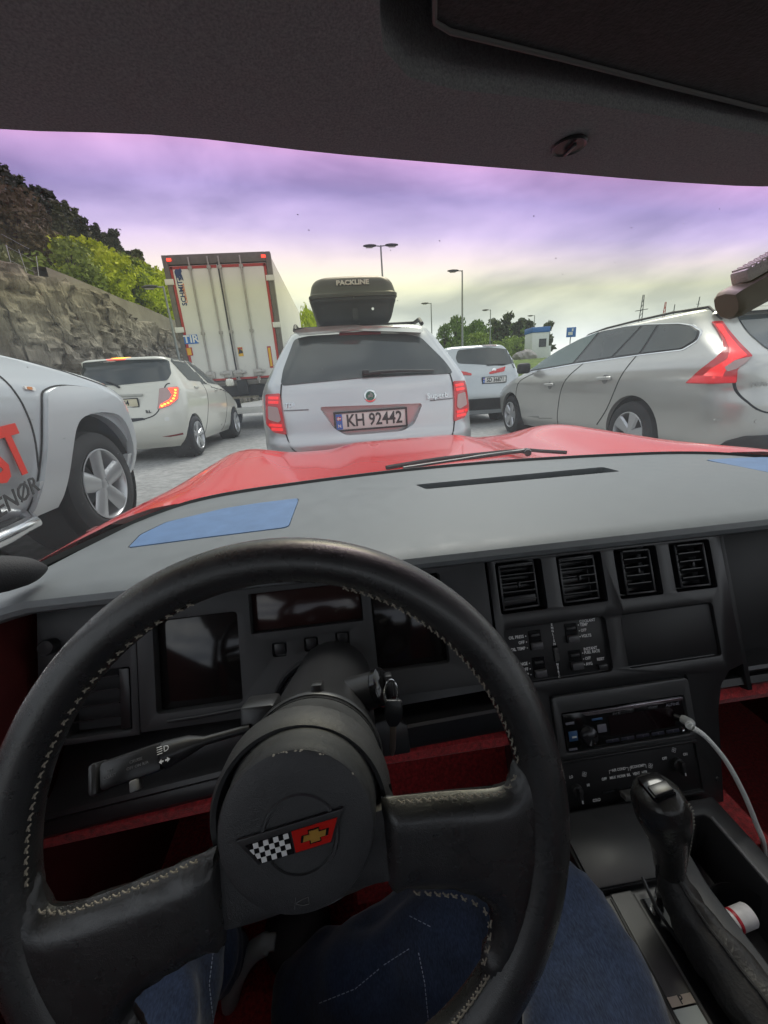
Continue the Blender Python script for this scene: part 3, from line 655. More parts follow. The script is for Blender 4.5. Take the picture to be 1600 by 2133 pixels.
h = tv.ray_cast(V((0, -3, .07)), V((0, 1, 0)))[0]; MB().box(h, (.05, .03, .09)).obj('latch', M_BLK, rb, bevel=.006)
for s in (-1, 1): MB().box((s * .2, .5, -.02), (.09, .05, .05)).obj('clamp', M_BLK, rb, bevel=.008)

# ---------------------------------------------------------------- pearl white hatchback
L1 = V((-3.20, 6.25, gz(-3.2)))
rows = [(.20, .18, 3.6, .70, .22, .3, .06, .2), (.34, .06, 3.8, .775, .28, .4, .08, .25), (.52, .0, 3.9, .80, .32, .45, .10, .3), (.68, .015, 3.9, .81, .34, .45, .11, .3), (.80, .05, 3.75, .815, .34, .45, .11, .3), (.92, .09, 3.45, .81, .33, .4, .11, .3),
        (1.03, .13, 3.1, .795, .30, .35, .11, .25), (1.12, .17, 2.8, .765, .27, .3, .10, .2), (1.30, .26, 2.4, .70, .22, .3, .09, .2), (1.45, .33, 2.05, .645, .18, .3, .08, .2), (1.51, .30, 1.9, .62, .16, .3, .07, .2), (1.54, .32, 1.75, .58, .16, .3, .07, .2), (1.565, .55, 1.55, .46, .16, .3, .05, .1), (1.578, .9, 1.3, .2, .1, .1, .02, .02)]
A = make_car('white_hatchback', 'pearl white hatchback with its brake lights on behind the trailer', 'car', L1, rows, M_PEARL, [(.60, .31, .36, .81), (3.13, .31, .36, .81)]); o = A.o
for y in (.60, 3.13):
    for s in (-1, 1): wheel(o, (s * .72, y, .315), .315, .2, s, .23, 5, M_TYRE, M_RIM, sw=.03, twin=True, rot=.3)
rw = A.D('rear_window', rpoly(A.R([(153, 774), (166, 755), (230, 750), (337, 747), (350, 778), (348, 792), (245, 803), (190, 800)], 6.52), .03), 'rear', M_GLASSD, off=.006, res=.05)
A.D('brake_light', rpoly(A.R([(222, 740), (262, 739), (262, 748), (223, 749)], 6.57), .005), 'rear', M_REDHOT, off=.012)
A.D('brake_diodes', rpoly(A.R([(228, 743), (258, 742), (258, 745), (228, 746)], 6.57), .003), 'rear', M_AMBHOT, off=.018)
AX['diag_r'] = (lambda a, b: V((6 * .7071 + a * .7071, -6 * .7071 + a * .7071, b)), V((-.7071, .7071, 0)))
def diag(car, pts, P0, sgn):
    d = V((-sgn, 1, 0)).normalized(); s_ = V((1, sgn, 0)).normalized(); out = []
    for a, b in pts:
        r = ray(a, b); t = (P0 - CAM).dot(d) / r.dot(d); q = CAM + r * t - car.l; out.append((q.dot(s_), q.z))
    return out
PY = V((-2.47, 6.5, .95))
tl = A.D('tail_light', rpoly(diag(A, [(338, 808), (372, 804), (376, 808), (370, 832), (352, 845), (331, 853)], PY, 1), .012), 'diag_r', M_CLEARL, off=.012, thick=.03, res=.04)
A.D('lit_strip', rpoly(diag(A, [(352, 808), (373, 806), (369, 830), (352, 843), (334, 850), (336, 842), (352, 832), (359, 822)], PY, 1), .008), 'diag_r', M_REDHOT, tl, off=.018, res=.04)
for px, py in ((366, 812), (365, 818), (363, 824), (360, 830), (355, 835), (349, 839), (343, 842), (338, 845)):
    a, b = diag(A, [(px, py)], PY, 1)[0]; A.D('diode', rect(a - .014, a + .014, b - .012, b + .012, .006), 'diag_r', M_AMBHOT, tl, off=.024, res=.1)
m_tl = [(-x, z) for x, z in A.R([(331, 853), (338, 808), (352, 806), (345, 845)], 6.4)]
A.D('tail_light', m_tl, 'rear', M_REDL, off=.012)
number_plate(A, (A.R([(250, 841)], 6.32)[0][0], .075, A.R([(250, 841)], 6.32)[0][1]), .50, .11, '184', eu=False, size=.105, al='LEFT', bg=mat('plate_warm', (.75, .68, .48), .4))
g = A.R([(345, 798), (338, 806), (333, 856), (306, 872), (262, 877), (200, 878)], 6.38); A.gap(g, 'rear', .016)
A.D('lower_grille', rpoly(A.R([(215, 874), (300, 870), (305, 874), (270, 880), (215, 881)], 6.30), .01), 'rear', M_BLK, off=.006)
A.D('handle_garnish', rpoly(A.R([(228, 823), (296, 820), (296, 824), (228, 827)], 6.35), .006), 'rear', mat('garnish', (.45, .45, .40), .4), off=.02)
A.D('reflector', rpoly(diag(A, [(341, 910), (378, 901), (380, 905), (355, 910)], PY, 1), .006), 'diag_r', M_REDD, off=.008, res=.06)
A.D('reversing_lamp', rect(*(lambda q: (q[0] - .03, q[0] + .03, q[1] - .03, q[1] + .03))(A.R([(347, 873)], 6.3)[0]), .02), 'rear', M_PLATE, off=.006)
text('lettering', 'B.L', .055, M_INK, A.hit(*A.R([(313, 857)], 6.35)[0], 'rear') + V((0, -.02, 0)), (1, .2, 0), (0, 0, 1), o, ext=.003, bold=.002)
sw_ = [[(367, 750), (372, 745), (388, 744), (397, 752), (420, 795), (390, 792)], [(396, 747), (410, 745), (432, 758), (464, 803), (430, 798)]]
for k, P in enumerate(sw_): A.D('side_window', rpoly(A.S(P, -2.48), .03), 'right', M_GLASSD, off=.005)
for P in ([(392, 744), (424, 800), (430, 850), (428, 920)], [(464, 803), (470, 850), (466, 912)]): A.gap(A.S(P, -2.42), 'right', .012)
for px, py in ((408, 806), (447, 812)):
    y, z = A.S([(px, py)], -2.42)[0]; h = A.hit(y, z, 'right'); MB().box(h + V((.012, 0, 0)), (.03, .17, .035)).obj('door_handle', M_PEARL, o, bevel=.01)
y, z = A.S([(476, 797)], -2.36)[0]; MB().box((.87, y, z), (.16, .13, .15)).obj('door_mirror', M_PEARL, o, bevel=.04, seg=3)
MB().tube([(.52, .85, 1.555), (.53, .8, 1.60)], .01, 6).obj('aerial', M_BLK, o)
a, b = A.R([(252, 807), (219, 795)], 6.45); a = A.hit(*a, 'rear'); b = A.hit(*b, 'rear'); MB().tube([a + V((0, -.02, 0)), a.lerp(b, .5) + V((0, -.035, .02)), b + V((0, -.02, 0))], [.016, .012, .006], 7).obj('wiper', M_BLK, o)

# ---------------------------------------------------------------- box trailer
TY = 10.8; LT = V((-2.5, TY, gz(-2.5))); TW = 2.46; TT = 4.15 - LT.z; TB = 1.16; LEN = 7.4
t = thing('box_trailer', 'tall white box trailer with closed rear doors and red edge strips', 'trailer', LT)
M_TRW = mat('trailer_white', (.74, .73, .68), .45, var=.06, vs=1.2); M_TRF = mat('trailer_frame', (.16, .145, .125), .6, .2, var=.2)
M_REFR = mat('reflector_red', (.42, .035, .025), .4); M_YEL = mat('reflector_yellow', (.75, .42, .02), .4); M_STEEL = mat('bar_steel', (.42, .40, .37), .45, .6, var=.15)
M_TRUN = mat('trailer_dark', (.035, .033, .03), .8)
f2 = lambda pts, y=TY: [((ony(a, b, y) - LT).x, (ony(a, b, y) - LT).z) for a, b in pts]
MB().box((0, LEN / 2 + .08, (TT + TB) / 2), (TW - .04, LEN, TT - TB - .04)).obj('box_body', M_TRW, t, bevel=.03)
for x in (-1, 1): MB().box((x * (TW / 2 - .06), 0, (TT + TB) / 2), (.12, .16, TT - TB)).obj('frame_post', M_TRF, t, bevel=.012)
MB().box((0, 0, TT - .10), (TW - .24, .16, .20)).obj('frame_header', M_TRF, t, bevel=.012)
MB().box((0, 0, TB + .06), (TW - .24, .16, .12)).obj('frame_sill', M_TRF, t, bevel=.012)
for s in (-1, 1):
    dw = (TW - .27) / 2; d = MB().box((s * (dw / 2 + .008), -.035, (TB + .13 + TT - .21) / 2), (dw - .012, .06, TT - TB - .36)).obj('door', M_TRW, t, bevel=.012)
    x0 = s * (dw + .008); zc, hh = (TB + .13 + TT - .21) / 2, TT - TB - .40
    MB().box((x0 - s * .035, -.067, zc), (.06, .008, hh)).obj('reflective_strip', M_REFR, d); MB().box((x0 / 2 + s * .01, -.067, TT - .26), (dw - .05, .008, .06)).obj('reflective_strip', M_REFR, d)
    MB().box((x0 / 2 + s * .01, -.067, TB + .165), (dw - .05, .008, .05)).obj('reflective_strip', M_REFR, d)
    for zz in (TB + .45, TB + 1.35, TT - .55): MB().box((s * (TW / 2 - .07), -.09, zz), (.20, .03, .12)).obj('hinge', M_TRW, d, bevel=.008)
    for xb in ([f2([(q, 650)])[0][0] for q in (416, 454)] if s < 0 else [f2([(q, 650)])[0][0] for q in (476, 519)]):
        MB().cyl((xb, -.095, TB + .02), (xb, -.095, TT - .06), .020, 10).obj('locking_bar', M_STEEL, d)
        for zz in (TB + .12, TB + 1.25, TT - .28): MB().box((xb, -.085, zz), (.09, .04, .07)).obj('bar_keeper', M_STEEL, d, bevel=.006)
        MB().box((xb + s * .08, -.12, TB + .30), (.24, .03, .06)).obj('bar_handle', M_STEEL, d, bevel=.01); MB().box((xb, -.10, TB + .28), (.22, .04, .16)).obj('handle_plate', M_STEEL, d, bevel=.01)
    mk = MB().box((s * (TW / 2 - .16), -.09, TT - .10), (.10, .03, .06)).obj('marker_light', M_REDHOT, t, bevel=.01)
MB().box((0, -.07, (TT + TB) / 2), (.035, .03, TT - TB - .35)).obj('door_seal', M_BLK, t)
def tplate(name, pts, m, y=-.072, th=.008):
    P = f2(pts); a0 = min(p[0] for p in P); a1 = max(p[0] for p in P); b0 = min(p[1] for p in P); b1 = max(p[1] for p in P)
    return MB().box(((a0 + a1) / 2, y, (b0 + b1) / 2), (a1 - a0, th, b1 - b0)).obj(name, m, t), ((a0 + a1) / 2, y - th / 2 - .001, (b0 + b1) / 2), a1 - a0, b1 - b0
tp, c, w, h = tplate('transit_plate', [(384, 699), (416, 716)], M_BLUE); text('lettering', 'TIR', h * 1.15, M_PLATE, c, (1, 0, 0), (0, 0, 1), tp, bold=.006, sx=1.05)
for pts in ([(388, 725), (405, 741)], [(557, 722), (571, 766)]):
    q, c, w, h = tplate('rear_marking', pts, M_REFR); MB().box((c[0], c[1], c[2]), (w * .62, .004, h * .86)).obj('marking_field', M_YEL, q)
q, c, w, h = tplate('warning_sticker', [(496, 724), (509, 742)], M_YEL); MB().prism([(-.06, -.05), (.06, -.03), (.05, .02), (-.02, .07)], lambda a, b, hh: V((c[0] + a, c[1] - hh, c[2] + b)), .003).obj('sticker_symbol', M_INK, q)
MB().box((c[0], c[1], c[2] + h * .35), (w, .003, h * .2)).obj('sticker_band', M_REFR, q)
M_NAVY = mat('print_navy', (.02, .05, .16), .5); M_ORNG = mat('print_orange', (.75, .16, .03), .5)
c = f2([(381, 607)])[0]; text('lettering', 'SCHMITZ', .155, M_NAVY, (c[0], -.068, c[1]), (-.02, 0, 1), (-1, 0, 0), t, bold=.004, sx=.98, ext=.002)
c = f2([(387, 612)])[0]; text('lettering', 'CARGOBULL', .075, M_ORNG, (c[0], -.068, c[1]), (-.02, 0, 1), (-1, 0, 0), t, bold=.002, sx=.95, ext=.002)
c = f2([(374, 573)])[0]; el = [(-.09, .05), (-.04, .10), (.03, .09), (.08, .12), (.10, .05), (.07, .02), (.09, -.05), (.10, -.12), (.07, -.11), (.05, -.04), (.02, -.03), (.02, -.12), (-.02, -.12), (-.03, -.05), (-.08, -.03)]
MB().prism([(x * .9, z * 1.1) for x, z in el], lambda a, b, hh: V((c[0] + a, -.068 - hh, c[1] + b)), .004).obj('elephant_emblem', M_NAVY, t)
# underrun, lamps, chassis, wheels
MB().box((0, .10, TB - .14), (TW - .3, .3, .26)).obj('rear_crossmember', M_TRUN, t)
MB().box((0, .2, .52), (TW - .15, .12, .16)).obj('underrun_bar', M_TRW, t, bevel=.015)
bp, c, w, h = tplate('lamp_board', [(470, 803), (556, 826)], mat('board_cream', (.62, .55, .42), .5), .12, .05)
text('lettering', 'SCHMITZ', .15, M_INK, (c[0] - .0, c[1], c[2] - h * .22), (1, 0, 0), (0, 0, 1), bp, bold=.004, sx=1.1, ext=.002)
MB().box((c[0] - .1, c[1], c[2] + h * .25), (.45, .01, .1)).obj('trailer_plate', M_PLATE, bp)
for x in (-1, 1):
    MB().box((x * .98, .12, .66), (.38, .06, .13)).obj('tail_lamp', M_REDL, t, bevel=.015); MB().box((x * .72, .115, .66), (.12, .06, .11)).obj('indicator_lamp', mat('lamp_amber', (.7, .3, .05), .2, emit=.5, ecol=(1, .5, .1)), t, bevel=.015)
    MB().box((x * .5, 2.5, .95), (.12, 5, .25)).obj('chassis_rail', M_TRUN, t)
    for y in (1.6, 2.9): wheel(t, (x * 1.02, y, .5), .5, .35, x, .29, 8, M_TYRE, M_STEEL, sw=.05)
for x in (-.7, .7): MB().box((x, .45, .62), (.45, .03, .55)).obj('mud_flap', M_TRUN, t)
MB().box((.1, -.06, TB - .05), (.25, .2, .35)).obj('coupling_box', M_TRUN, t, bevel=.02)

# ---------------------------------------------------------------- pickup alongside
L2 = V((-2.65, -1.38, gz(-2.65) - .02))
rows = [(.36, .15, 4.9, .84, .15, .3, .03, .15), (.48, .03, 5.1, .90, .15, .35, .03, .2), (.62, 0, 5.2, .93, .15, .4, .03, .25), (.80, 0, 5.22, .945, .15, .4, .03, .28), (.95, 0, 5.20, .945, .15, .4, .03, .28), (1.05, 0, 5.10, .93, .15, .4, .03, .28), (1.12, .02, 4.92, .905, .15, .38, .03, .25),
        (1.19, .04, 4.55, .88, .12, .36, .03, .25), (1.255, .06, 4.05, .86, .1, .34, .03, .25), (1.30, 1.70, 3.72, .845, .1, .3, .03, .25), (1.45, 1.72, 3.45, .81, .1, .3, .03, .2), (1.65, 1.78, 3.0, .74, .12, .3, .03, .2), (1.78, 1.86, 2.7, .68, .15, .3, .03, .2), (1.825, 2.0, 2.5, .55, .15, .2, .03, .1), (1.84, 2.1, 2.4, .2, .1, .1, .02, .02)]
A = make_car('pickup_truck', 'silver pickup with red and black lettering close on the left', 'pickup', L2, rows, M_AMA, [(4.30, .42, .47, .945), (1.15, .42, .47, .945)], n_side=60); o = A.o
for y in (4.30, 1.15):
    for s in (-1, 1): wheel(o, (s * .80, y, .40), .375, .25, s, .255, 5, M_TYRE, M_RIM, sw=.075, rot=.35)
outer = [(93, 1076), (94, 990), (93, 880), (95, 828), (108, 811), (141, 803), (188, 808), (223, 818), (257, 849), (280, 903), (290, 957), (291, 1000)]
inner = [(283, 1000), (281, 945), (263, 893), (242, 865), (206, 859), (170, 868), (154, 890), (148, 930), (147, 1000), (150, 1076)]
fl = A.D('wheel_arch_flare', [(p.x, p.y) for p in spline([(a, b, 0) for a, b in A.S(outer, -1.69)], 3)] + [(p.x, p.y) for p in spline([(a, b, 0) for a, b in A.S(inner, -1.69)], 3)], 'right', paint('paint_flare', (.60, .63, .65), .3, .4), off=.035, thick=.05, res=.06, smooth=50)
A.gap(A.S([(0, 766), (26, 792), (54, 853), (70, 896), (87, 973), (95, 992), (92, 1030), (88, 1076)], -1.70), 'right', .010)
A.gap(A.S([(0, 722), (60, 748), (140, 775), (215, 805)], -1.76), 'right', .008)
q = A.S([(54, 803), (75, 806), (76, 814), (55, 811)], -1.71); lm = A.D('side_indicator', rpoly(q, .008), 'right', M_PLATE, off=.008); q2 = A.S([(58, 805), (68, 806), (68, 812), (58, 811)], -1.71); A.D('amber_lens', rpoly(q2, .006), 'right', mat('lens_amber', (.6, .22, .05), .2), lm, off=.012)
M_STK = mat('sticker_red', (.75, .05, .03), .4)
a, b = A.S([(40, 889), (40, 990)], -1.70); hgt = a[1] - b[1]
text('lettering', 'ST', hgt * 1.42, M_STK, (.957, A.S([(52, 940)], -1.70)[0][0], (a[1] + b[1]) / 2), (0, 1, .10), (0, 0, 1), o, ext=.002, bold=.012, align='RIGHT', sx=.72)
a, b = A.S([(40, 1005), (40, 1050)], -1.70)
text('lettering', 'ENØR', (a[1] - b[1]) * 1.15, mat('sticker_ink', (.05, .05, .05), .5), (.957, A.S([(80, 1025)], -1.70)[0][0], (a[1] + b[1]) / 2 + .02), (0, 1, .22), (0, .12, 1), o, ext=.002, bold=.001, align='RIGHT', sx=.95, shear=.25)
MB().tube([(.93, 1.9, .40), (.98, 2.1, .37), (.98, 3.3, .37), (.96, 3.52, .37), (.88, 3.6, .38)], .04, 12).obj('side_step', M_CHROME, o)
MB().box((.85, 2.55, .37), (.10, 2.0, .08)).obj('sill_cover', M_BLK, o, bevel=.02)
A.gap(A.S(outer, -1.69), 'right', .016, off=.006)
# cab glass, lamps, mirror, bumper
A.D('side_window', rpoly([(2.75, 1.34), (3.35, 1.34), (2.92, 1.70), (2.75, 1.72)], .03), 'right', M_GLASSD); A.D('side_window', rpoly([(1.9, 1.34), (2.68, 1.34), (2.68, 1.72), (2.0, 1.70)], .03), 'right', M_GLASSD)
A.D('windscreen', rpoly([(-.70, 1.34), (.70, 1.34), (.60, 1.74), (-.60, 1.74)], .04), 'front', M_GLASSD)
for s in (-1, 1): A.D('headlight', rpoly([(s * .55, .92), (s * .82, .95), (s * .83, 1.06), (s * .56, 1.05)], .03), 'front', M_CHROME, off=.01)
A.D('grille', rpoly([(-.5, .93), (.5, .93), (.5, 1.05), (-.5, 1.05)], .02), 'front', M_BLK, off=.008)
MB().box((1.02, 3.18, 1.38), (.2, .12, .2)).obj('door_mirror', M_AMA, o, bevel=.04, seg=3)

# ---------------------------------------------------------------- silver grey estate on the right
L3 = V((3.98, 2.42, 0))
rows = [(0.18, 0.47, 5.2, 0.82, 0.22, 0.3, 0.06, 0.3), (0.34, 0.32, 5.35, 0.895, 0.3, 0.4, 0.09, 0.35), (0.5, 0.26, 5.42, 0.915, 0.34, 0.5, 0.11, 0.4), (0.64, 0.25, 5.42, 0.925, 0.36, 0.5, 0.12, 0.4), (0.76, 0.28, 5.3, 0.93, 0.36, 0.5, 0.12, 0.4), (0.86, 0.3, 5.05, 0.93, 0.3, 0.5, 0.1, 0.4), (0.95, 0.32, 4.75, 0.915, 0.25, 0.45, 0.09, 0.4), (1.02, 0.37, 4.45, 0.885, 0.22, 0.4, 0.09, 0.35), (1.1, 0.51, 4.2, 0.84, 0.22, 0.35, 0.1, 0.3), (1.22, 0.71, 3.85, 0.775, 0.22, 0.3, 0.11, 0.25),
        (1.34, 0.87, 3.45, 0.715, 0.2, 0.3, 0.12, 0.2), (1.41, 0.95, 3.15, 0.68, 0.18, 0.3, 0.11, 0.2), (1.45, 0.99, 2.9, 0.645, 0.18, 0.3, 0.1, 0.2), (1.475, 1.2, 2.5, 0.55, 0.2, 0.3, 0.06, 0.1), (1.49, 1.55, 2, 0.3, 0.1, 0.1, 0.02, 0.02)]
A = make_car('grey_estate_car', 'silver grey estate car seen from its side with tall red lamps', 'car', L3, rows, M_SILV2, [(1.47, .33, .39, .93), (4.46, .33, .39, .93)], n_side=60); o = A.o
for y in (1.47, 4.46):
    for s in (-1, 1): wheel(o, (s * .82, y, .33), .33, .215, s, .225, 5, M_TYRE, M_RIM, sw=.05, twin=True, rot=.6)
WX = 3.20
wins = [[(1116, 770), (1135, 748), (1160, 729), (1195, 708), (1230, 692), (1203, 755)], [(1238, 690), (1280, 683), (1319, 679), (1283, 742), (1208, 754)], [(1325, 679), (1354, 677), (1341, 735), (1290, 741)], [(1360, 677), (1400, 677), (1428, 680), (1449, 691), (1452, 706), (1430, 724), (1347, 734)]]
fr_ = [(1110, 776), (1133, 745), (1160, 725), (1195, 704), (1235, 688), (1280, 680), (1330, 675), (1400, 673), (1432, 677), (1456, 690), (1458, 710), (1434, 729), (1347, 739), (1208, 759)]
A.D('window_trim', rpoly(A.S(fr_, WX), .03), 'left', M_CHROME, off=.003, res=.05)
pil = [(1114, 773), (1135, 747), (1160, 728), (1195, 707), (1235, 691), (1280, 682), (1330, 677), (1400, 675), (1430, 679), (1452, 691), (1455, 708), (1431, 726), (1347, 736), (1208, 756)]
A.D('pillar_trim', rpoly(A.S(pil, WX), .03), 'left', mat('pillar_black', (.014, .014, .016), .25), off=.007, res=.05)
for k, P in enumerate(wins): A.D('side_window', rpoly(A.S(P, WX), .02), 'left', M_GLASSD if k else mat('car_glass_green', (.10, .15, .14), .06, spec=.65), off=.011, res=.05)
for P in ([(1204, 758), (1175, 800), (1162, 850), (1156, 890)], [(1310, 742), (1292, 790), (1265, 850), (1240, 885)], [(1108, 778), (1080, 800), (1075, 850), (1080, 880)]): A.gap(A.S(P, 3.06), 'left', .012)
A.gap(A.S([(1085, 893), (1160, 897), (1240, 905)], 3.07), 'left', .03, m=mat('sill_shade', (.28, .28, .27), .5))  # no gap: darker strip paints in the shade along the sill
for px, py in ((1147, 801), (1262, 788)):
    y, z = A.S([(px, py)], 3.06)[0]; h = A.hit(y, z, 'left'); MB().box(h + V((-.018, 0, 0)), (.035, .24, .04)).obj('door_handle', M_SILV2, o, bevel=.014); MB().lathe([(.001, 0), (.05, .002), (.055, -.004)], h + V((-.003, 0, -.01)), (-1, 0, 0), 18).obj('handle_cup_shade', mat('handle_shadow', (.25, .25, .25), .5), o)  # grey disc paints in the shadow behind each handle
y, z = A.S([(1096, 767)], 3.0)[0]; MB().box((-1.02, y, z), (.2, .12, .16)).obj('door_mirror', M_BLK, o, bevel=.045, seg=3)
for s in (-1, 1): MB().tube([A.hit(s * .575, y_, 'top') + V((0, 0, q_)) for y_, q_ in ((.95, -.005), (1.1, .016), (1.5, .02), (2.0, .02), (2.5, .018), (2.85, .014), (2.95, -.005))], .012, 8).obj('roof_rail', M_BLK, o)
AX['diag_l'] = (lambda a, b: V((-6 * .7071 + a * .7071, -6 * .7071 - a * .7071, b)), V((.7071, .7071, 0)))
PV = V((3.20, 2.98, 1.0))
tlp = [(1482, 662), (1508, 660), (1520, 680), (1540, 708), (1567, 741), (1545, 757), (1535, 770), (1533, 796), (1480, 799), (1426, 799), (1455, 772), (1490, 745), (1508, 727), (1505, 705), (1494, 680)]
tl = A.D('tail_light', rpoly(diag(A, tlp, PV, -1), .012), 'diag_l', M_REDL, off=.012, thick=.03, res=.04)
A.D('reversing_lamp', rpoly(diag(A, [(1508, 765), (1530, 750), (1565, 742), (1552, 755), (1534, 767), (1515, 773)], PV, -1), .01), 'diag_l', M_CLEARL, tl, off=.018)
A.D('lamp_inner', rpoly(diag(A, [(1491, 668), (1506, 667), (1518, 690), (1540, 722), (1556, 740), (1525, 752), (1510, 772), (1503, 787), (1458, 788), (1480, 768), (1514, 748), (1521, 728), (1511, 700)], PV, -1), .012), 'diag_l', M_REDI, tl, off=.015, res=.04)
A.D('lamp_lower_band', rpoly(diag(A, [(1430, 797), (1450, 782), (1532, 784), (1532, 795)], PV, -1), .008), 'diag_l', mat('lamp_deep_red', (.42, .01, .015), .15, coat=.5, emit=.25, ecol=(1, .03, .04)), tl, off=.017)
mtl = [(-.84, .86), (-.68, .84), (-.68, 1.0), (-.62, 1.3), (-.66, 1.3)]
A.D('tail_light', [(-x, z) for x, z in mtl], 'rear', M_REDL, off=.012)
A.D('rear_window', rpoly((lambda q: q + [(-x, z) for x, z in q[::-1]])(sum([A.R([(a, b)], Y) for a, b, Y in ((1600, 786, 2.90), (1569, 743, 2.98), (1514, 662, 3.46))], [])), .02), 'rear', M_GLASSD, off=.008)
A.D('spoiler', rpoly([(-.62, 1.395), (.62, 1.395), (.58, 1.425), (-.58, 1.425)], .01), 'rear', M_SILV2, off=.05, thick=.06)
sm_ = A.R([(1536, 770), (1534, 800), (1540, 835), (1562, 857), (1620, 858)], 2.86) + [(0, A.R([(1562, 858)], 2.86)[0][1])]; A.gap(sm_, 'rear', .012); A.gap([(-x, z) for x, z in sm_], 'rear', .012)
p = A.hit(*A.R([(1568, 801)], 2.83)[0], 'rear'); text('lettering', 'DRIVe', .045, mat('badge_dim', (.35, .35, .33), .4, .5), p + V((0, -.02, 0)), (1, -.25, 0), (0, .1, 1), o, ext=.002)
A.D('bumper_insert', rpoly((lambda q: q + [(-x, z) for x, z in q[::-1]])(A.R([(1530, 945), (1540, 922), (1560, 909), (1600, 905)], 2.76)), .02), 'rear', M_BLK, off=.006)
for px, py in ((1541, 879), (1580, 878)):
    q = A.R([(px, py)], 2.74)[0]; A.D('parking_sensor', rect(q[0] - .012, q[0] + .012, q[1] - .012, q[1] + .012, .01), 'rear', M_SILV2, off=.006)

# ---------------------------------------------------------------- pale people carrier farther ahead
L4 = V((3.10, 8.45, 0))
rows = [(0.2266, 0.15, 4.4, 0.848, 0.2, 0.3, 0.05, 0.2), (0.3708, 0.05, 4.6, 0.9328, 0.26, 0.35, 0.08, 0.25), (0.5665, 0, 4.7, 0.9699, 0.28, 0.4, 0.09, 0.3), (0.7416, 0.02, 4.7, 0.9752, 0.28, 0.4, 0.09, 0.3), (0.927, 0.06, 4.5, 0.9752, 0.28, 0.4, 0.09, 0.3), (1.051, 0.09, 4, 0.9593, 0.26, 0.4, 0.09, 0.3), (1.154, 0.13, 3.6, 0.9222, 0.24, 0.3, 0.09, 0.3), (1.391, 0.25, 3, 0.8374, 0.2, 0.3, 0.09, 0.25), (1.576, 0.34, 2.5, 0.742, 0.18, 0.3, 0.08, 0.2), (1.648, 0.38, 2.3, 0.6678, 0.18, 0.3, 0.08, 0.2), (1.689, 0.55, 2, 0.5512, 0.18, 0.3, 0.06, 0.1), (1.71, 1, 1.6, 0.212, 0.1, 0.1, 0.02, 0.02)]
A = make_car('people_carrier', 'pale silver people carrier ahead between the two estates', 'car', L4, rows, M_WHITEP, [(.95, .33, .39, .975), (3.8, .33, .39, .975)]); o = A.o
for y in (.95, 3.8):
    for s in (-1, 1): wheel(o, (s * .82, y, .33), .33, .22, s, .22, 5, M_TYRE, M_RIM)
A.D('rear_window', rpoly(A.R([(950, 745), (957, 728), (1022, 722), (1073, 727), (1086, 752), (1044, 762), (953, 757)], 8.72), .05), 'rear', M_GLASSD, off=.006, res=.06)
A.D('brake_light', rpoly(A.R([(1005, 717), (1035, 717), (1035, 720), (1005, 720)], 8.85), .008), 'rear', M_REDD, off=.01)
ql = rpoly(A.R([(945, 770), (970, 774), (983, 778), (982, 782), (950, 780)], 8.55), .02)
for P in (ql, [(-x, z) for x, z in ql]): A.D('tail_light', P, 'rear', M_REDL, off=.01, thick=.03)
pc = A.R([(1028, 791)], 8.55)[0]; number_plate(A, (pc[0], .052, pc[1]), .52, .12, 'SD 36871', size=.12)
q = A.R([(1030, 771)], 8.55)[0]; p = A.hit(q[0], q[1], 'rear'); MB().lathe([(.0005, .012), (.05, .01), (.055, 0)], p, (0, -1, .1), 20).obj('badge', M_CHROME, o)
A.D('bumper_insert', rpoly(A.R([(945, 834), (1035, 828), (1070, 826), (1070, 850), (945, 858)], 8.5), .04), 'rear', M_BLK, off=.006)
A.D('side_window', rpoly([(.6, 1.14), (1.4, 1.12), (1.4, 1.48), (.75, 1.46)], .04), 'left', M_GLASSD); A.D('side_window', rpoly([(1.48, 1.12), (2.4, 1.1), (2.2, 1.48), (1.48, 1.48)], .04), 'left', M_GLASSD)
a, b = A.R([(1015, 760), (1055, 758)], 8.6); a = A.hit(*a, 'rear'); b = A.hit(*b, 'rear'); MB().tube([a + V((0, -.02, 0)), b + V((0, -.02, 0))], .012, 6).obj('wiper', M_BLK, o)
# ================================================================ the red sports car we sit in
CXC = .28
CAR = thing('red_sports_car', 'red sports car with black dashboard and red carpet, seen from its driver seat', 'sports car', (0, 0, 0))
M_RED = mat('paint_red', (.66, .010, .010), .25, 0, .35, coat=.5)
def leather(name, col, rough, bump, scale, dist, var=.25):
    m = mat(name, col, rough, spec=.45, var=var, vs=30, rvar=.08); t = m.node_tree; b = t.nodes['Principled BSDF']
    c = [n for n in t.nodes if n.type == 'TEX_COORD'][0]
    v = t.nodes.new('ShaderNodeTexVoronoi'); v.feature = 'F1'; v.inputs['Scale'].default_value = scale
    n = t.nodes.new('ShaderNodeTexNoise'); n.inputs['Scale'].default_value = scale * .35; n.inputs['Detail'].default_value = 6
    a = t.nodes.new('ShaderNodeMath'); a.operation = 'ADD'
    w = t.nodes.new('ShaderNodeMix'); w.data_type = 'VECTOR'; w.inputs['Factor'].default_value = .012
    t.links.new(c.outputs['Object'], n.inputs['Vector']); t.links.new(c.outputs['Object'], w.inputs[4]); t.links.new(n.outputs['Color'], w.inputs[5])
    t.links.new(w.outputs[1], v.inputs['Vector']); t.links.new(v.outputs['Distance'], a.inputs[0]); t.links.new(n.outputs['Fac'], a.inputs[1])
    k = t.nodes.new('ShaderNodeBump'); k.inputs['Strength'].default_value = bump; k.inputs['Distance'].default_value = dist
    t.links.new(a.outputs[0], k.inputs['Height']); t.links.new(k.outputs[0], b.inputs['Normal']); return m
M_LEATH = leather('wheel_leather', (.022, .022, .0225), .28, .45, 800, .00035)
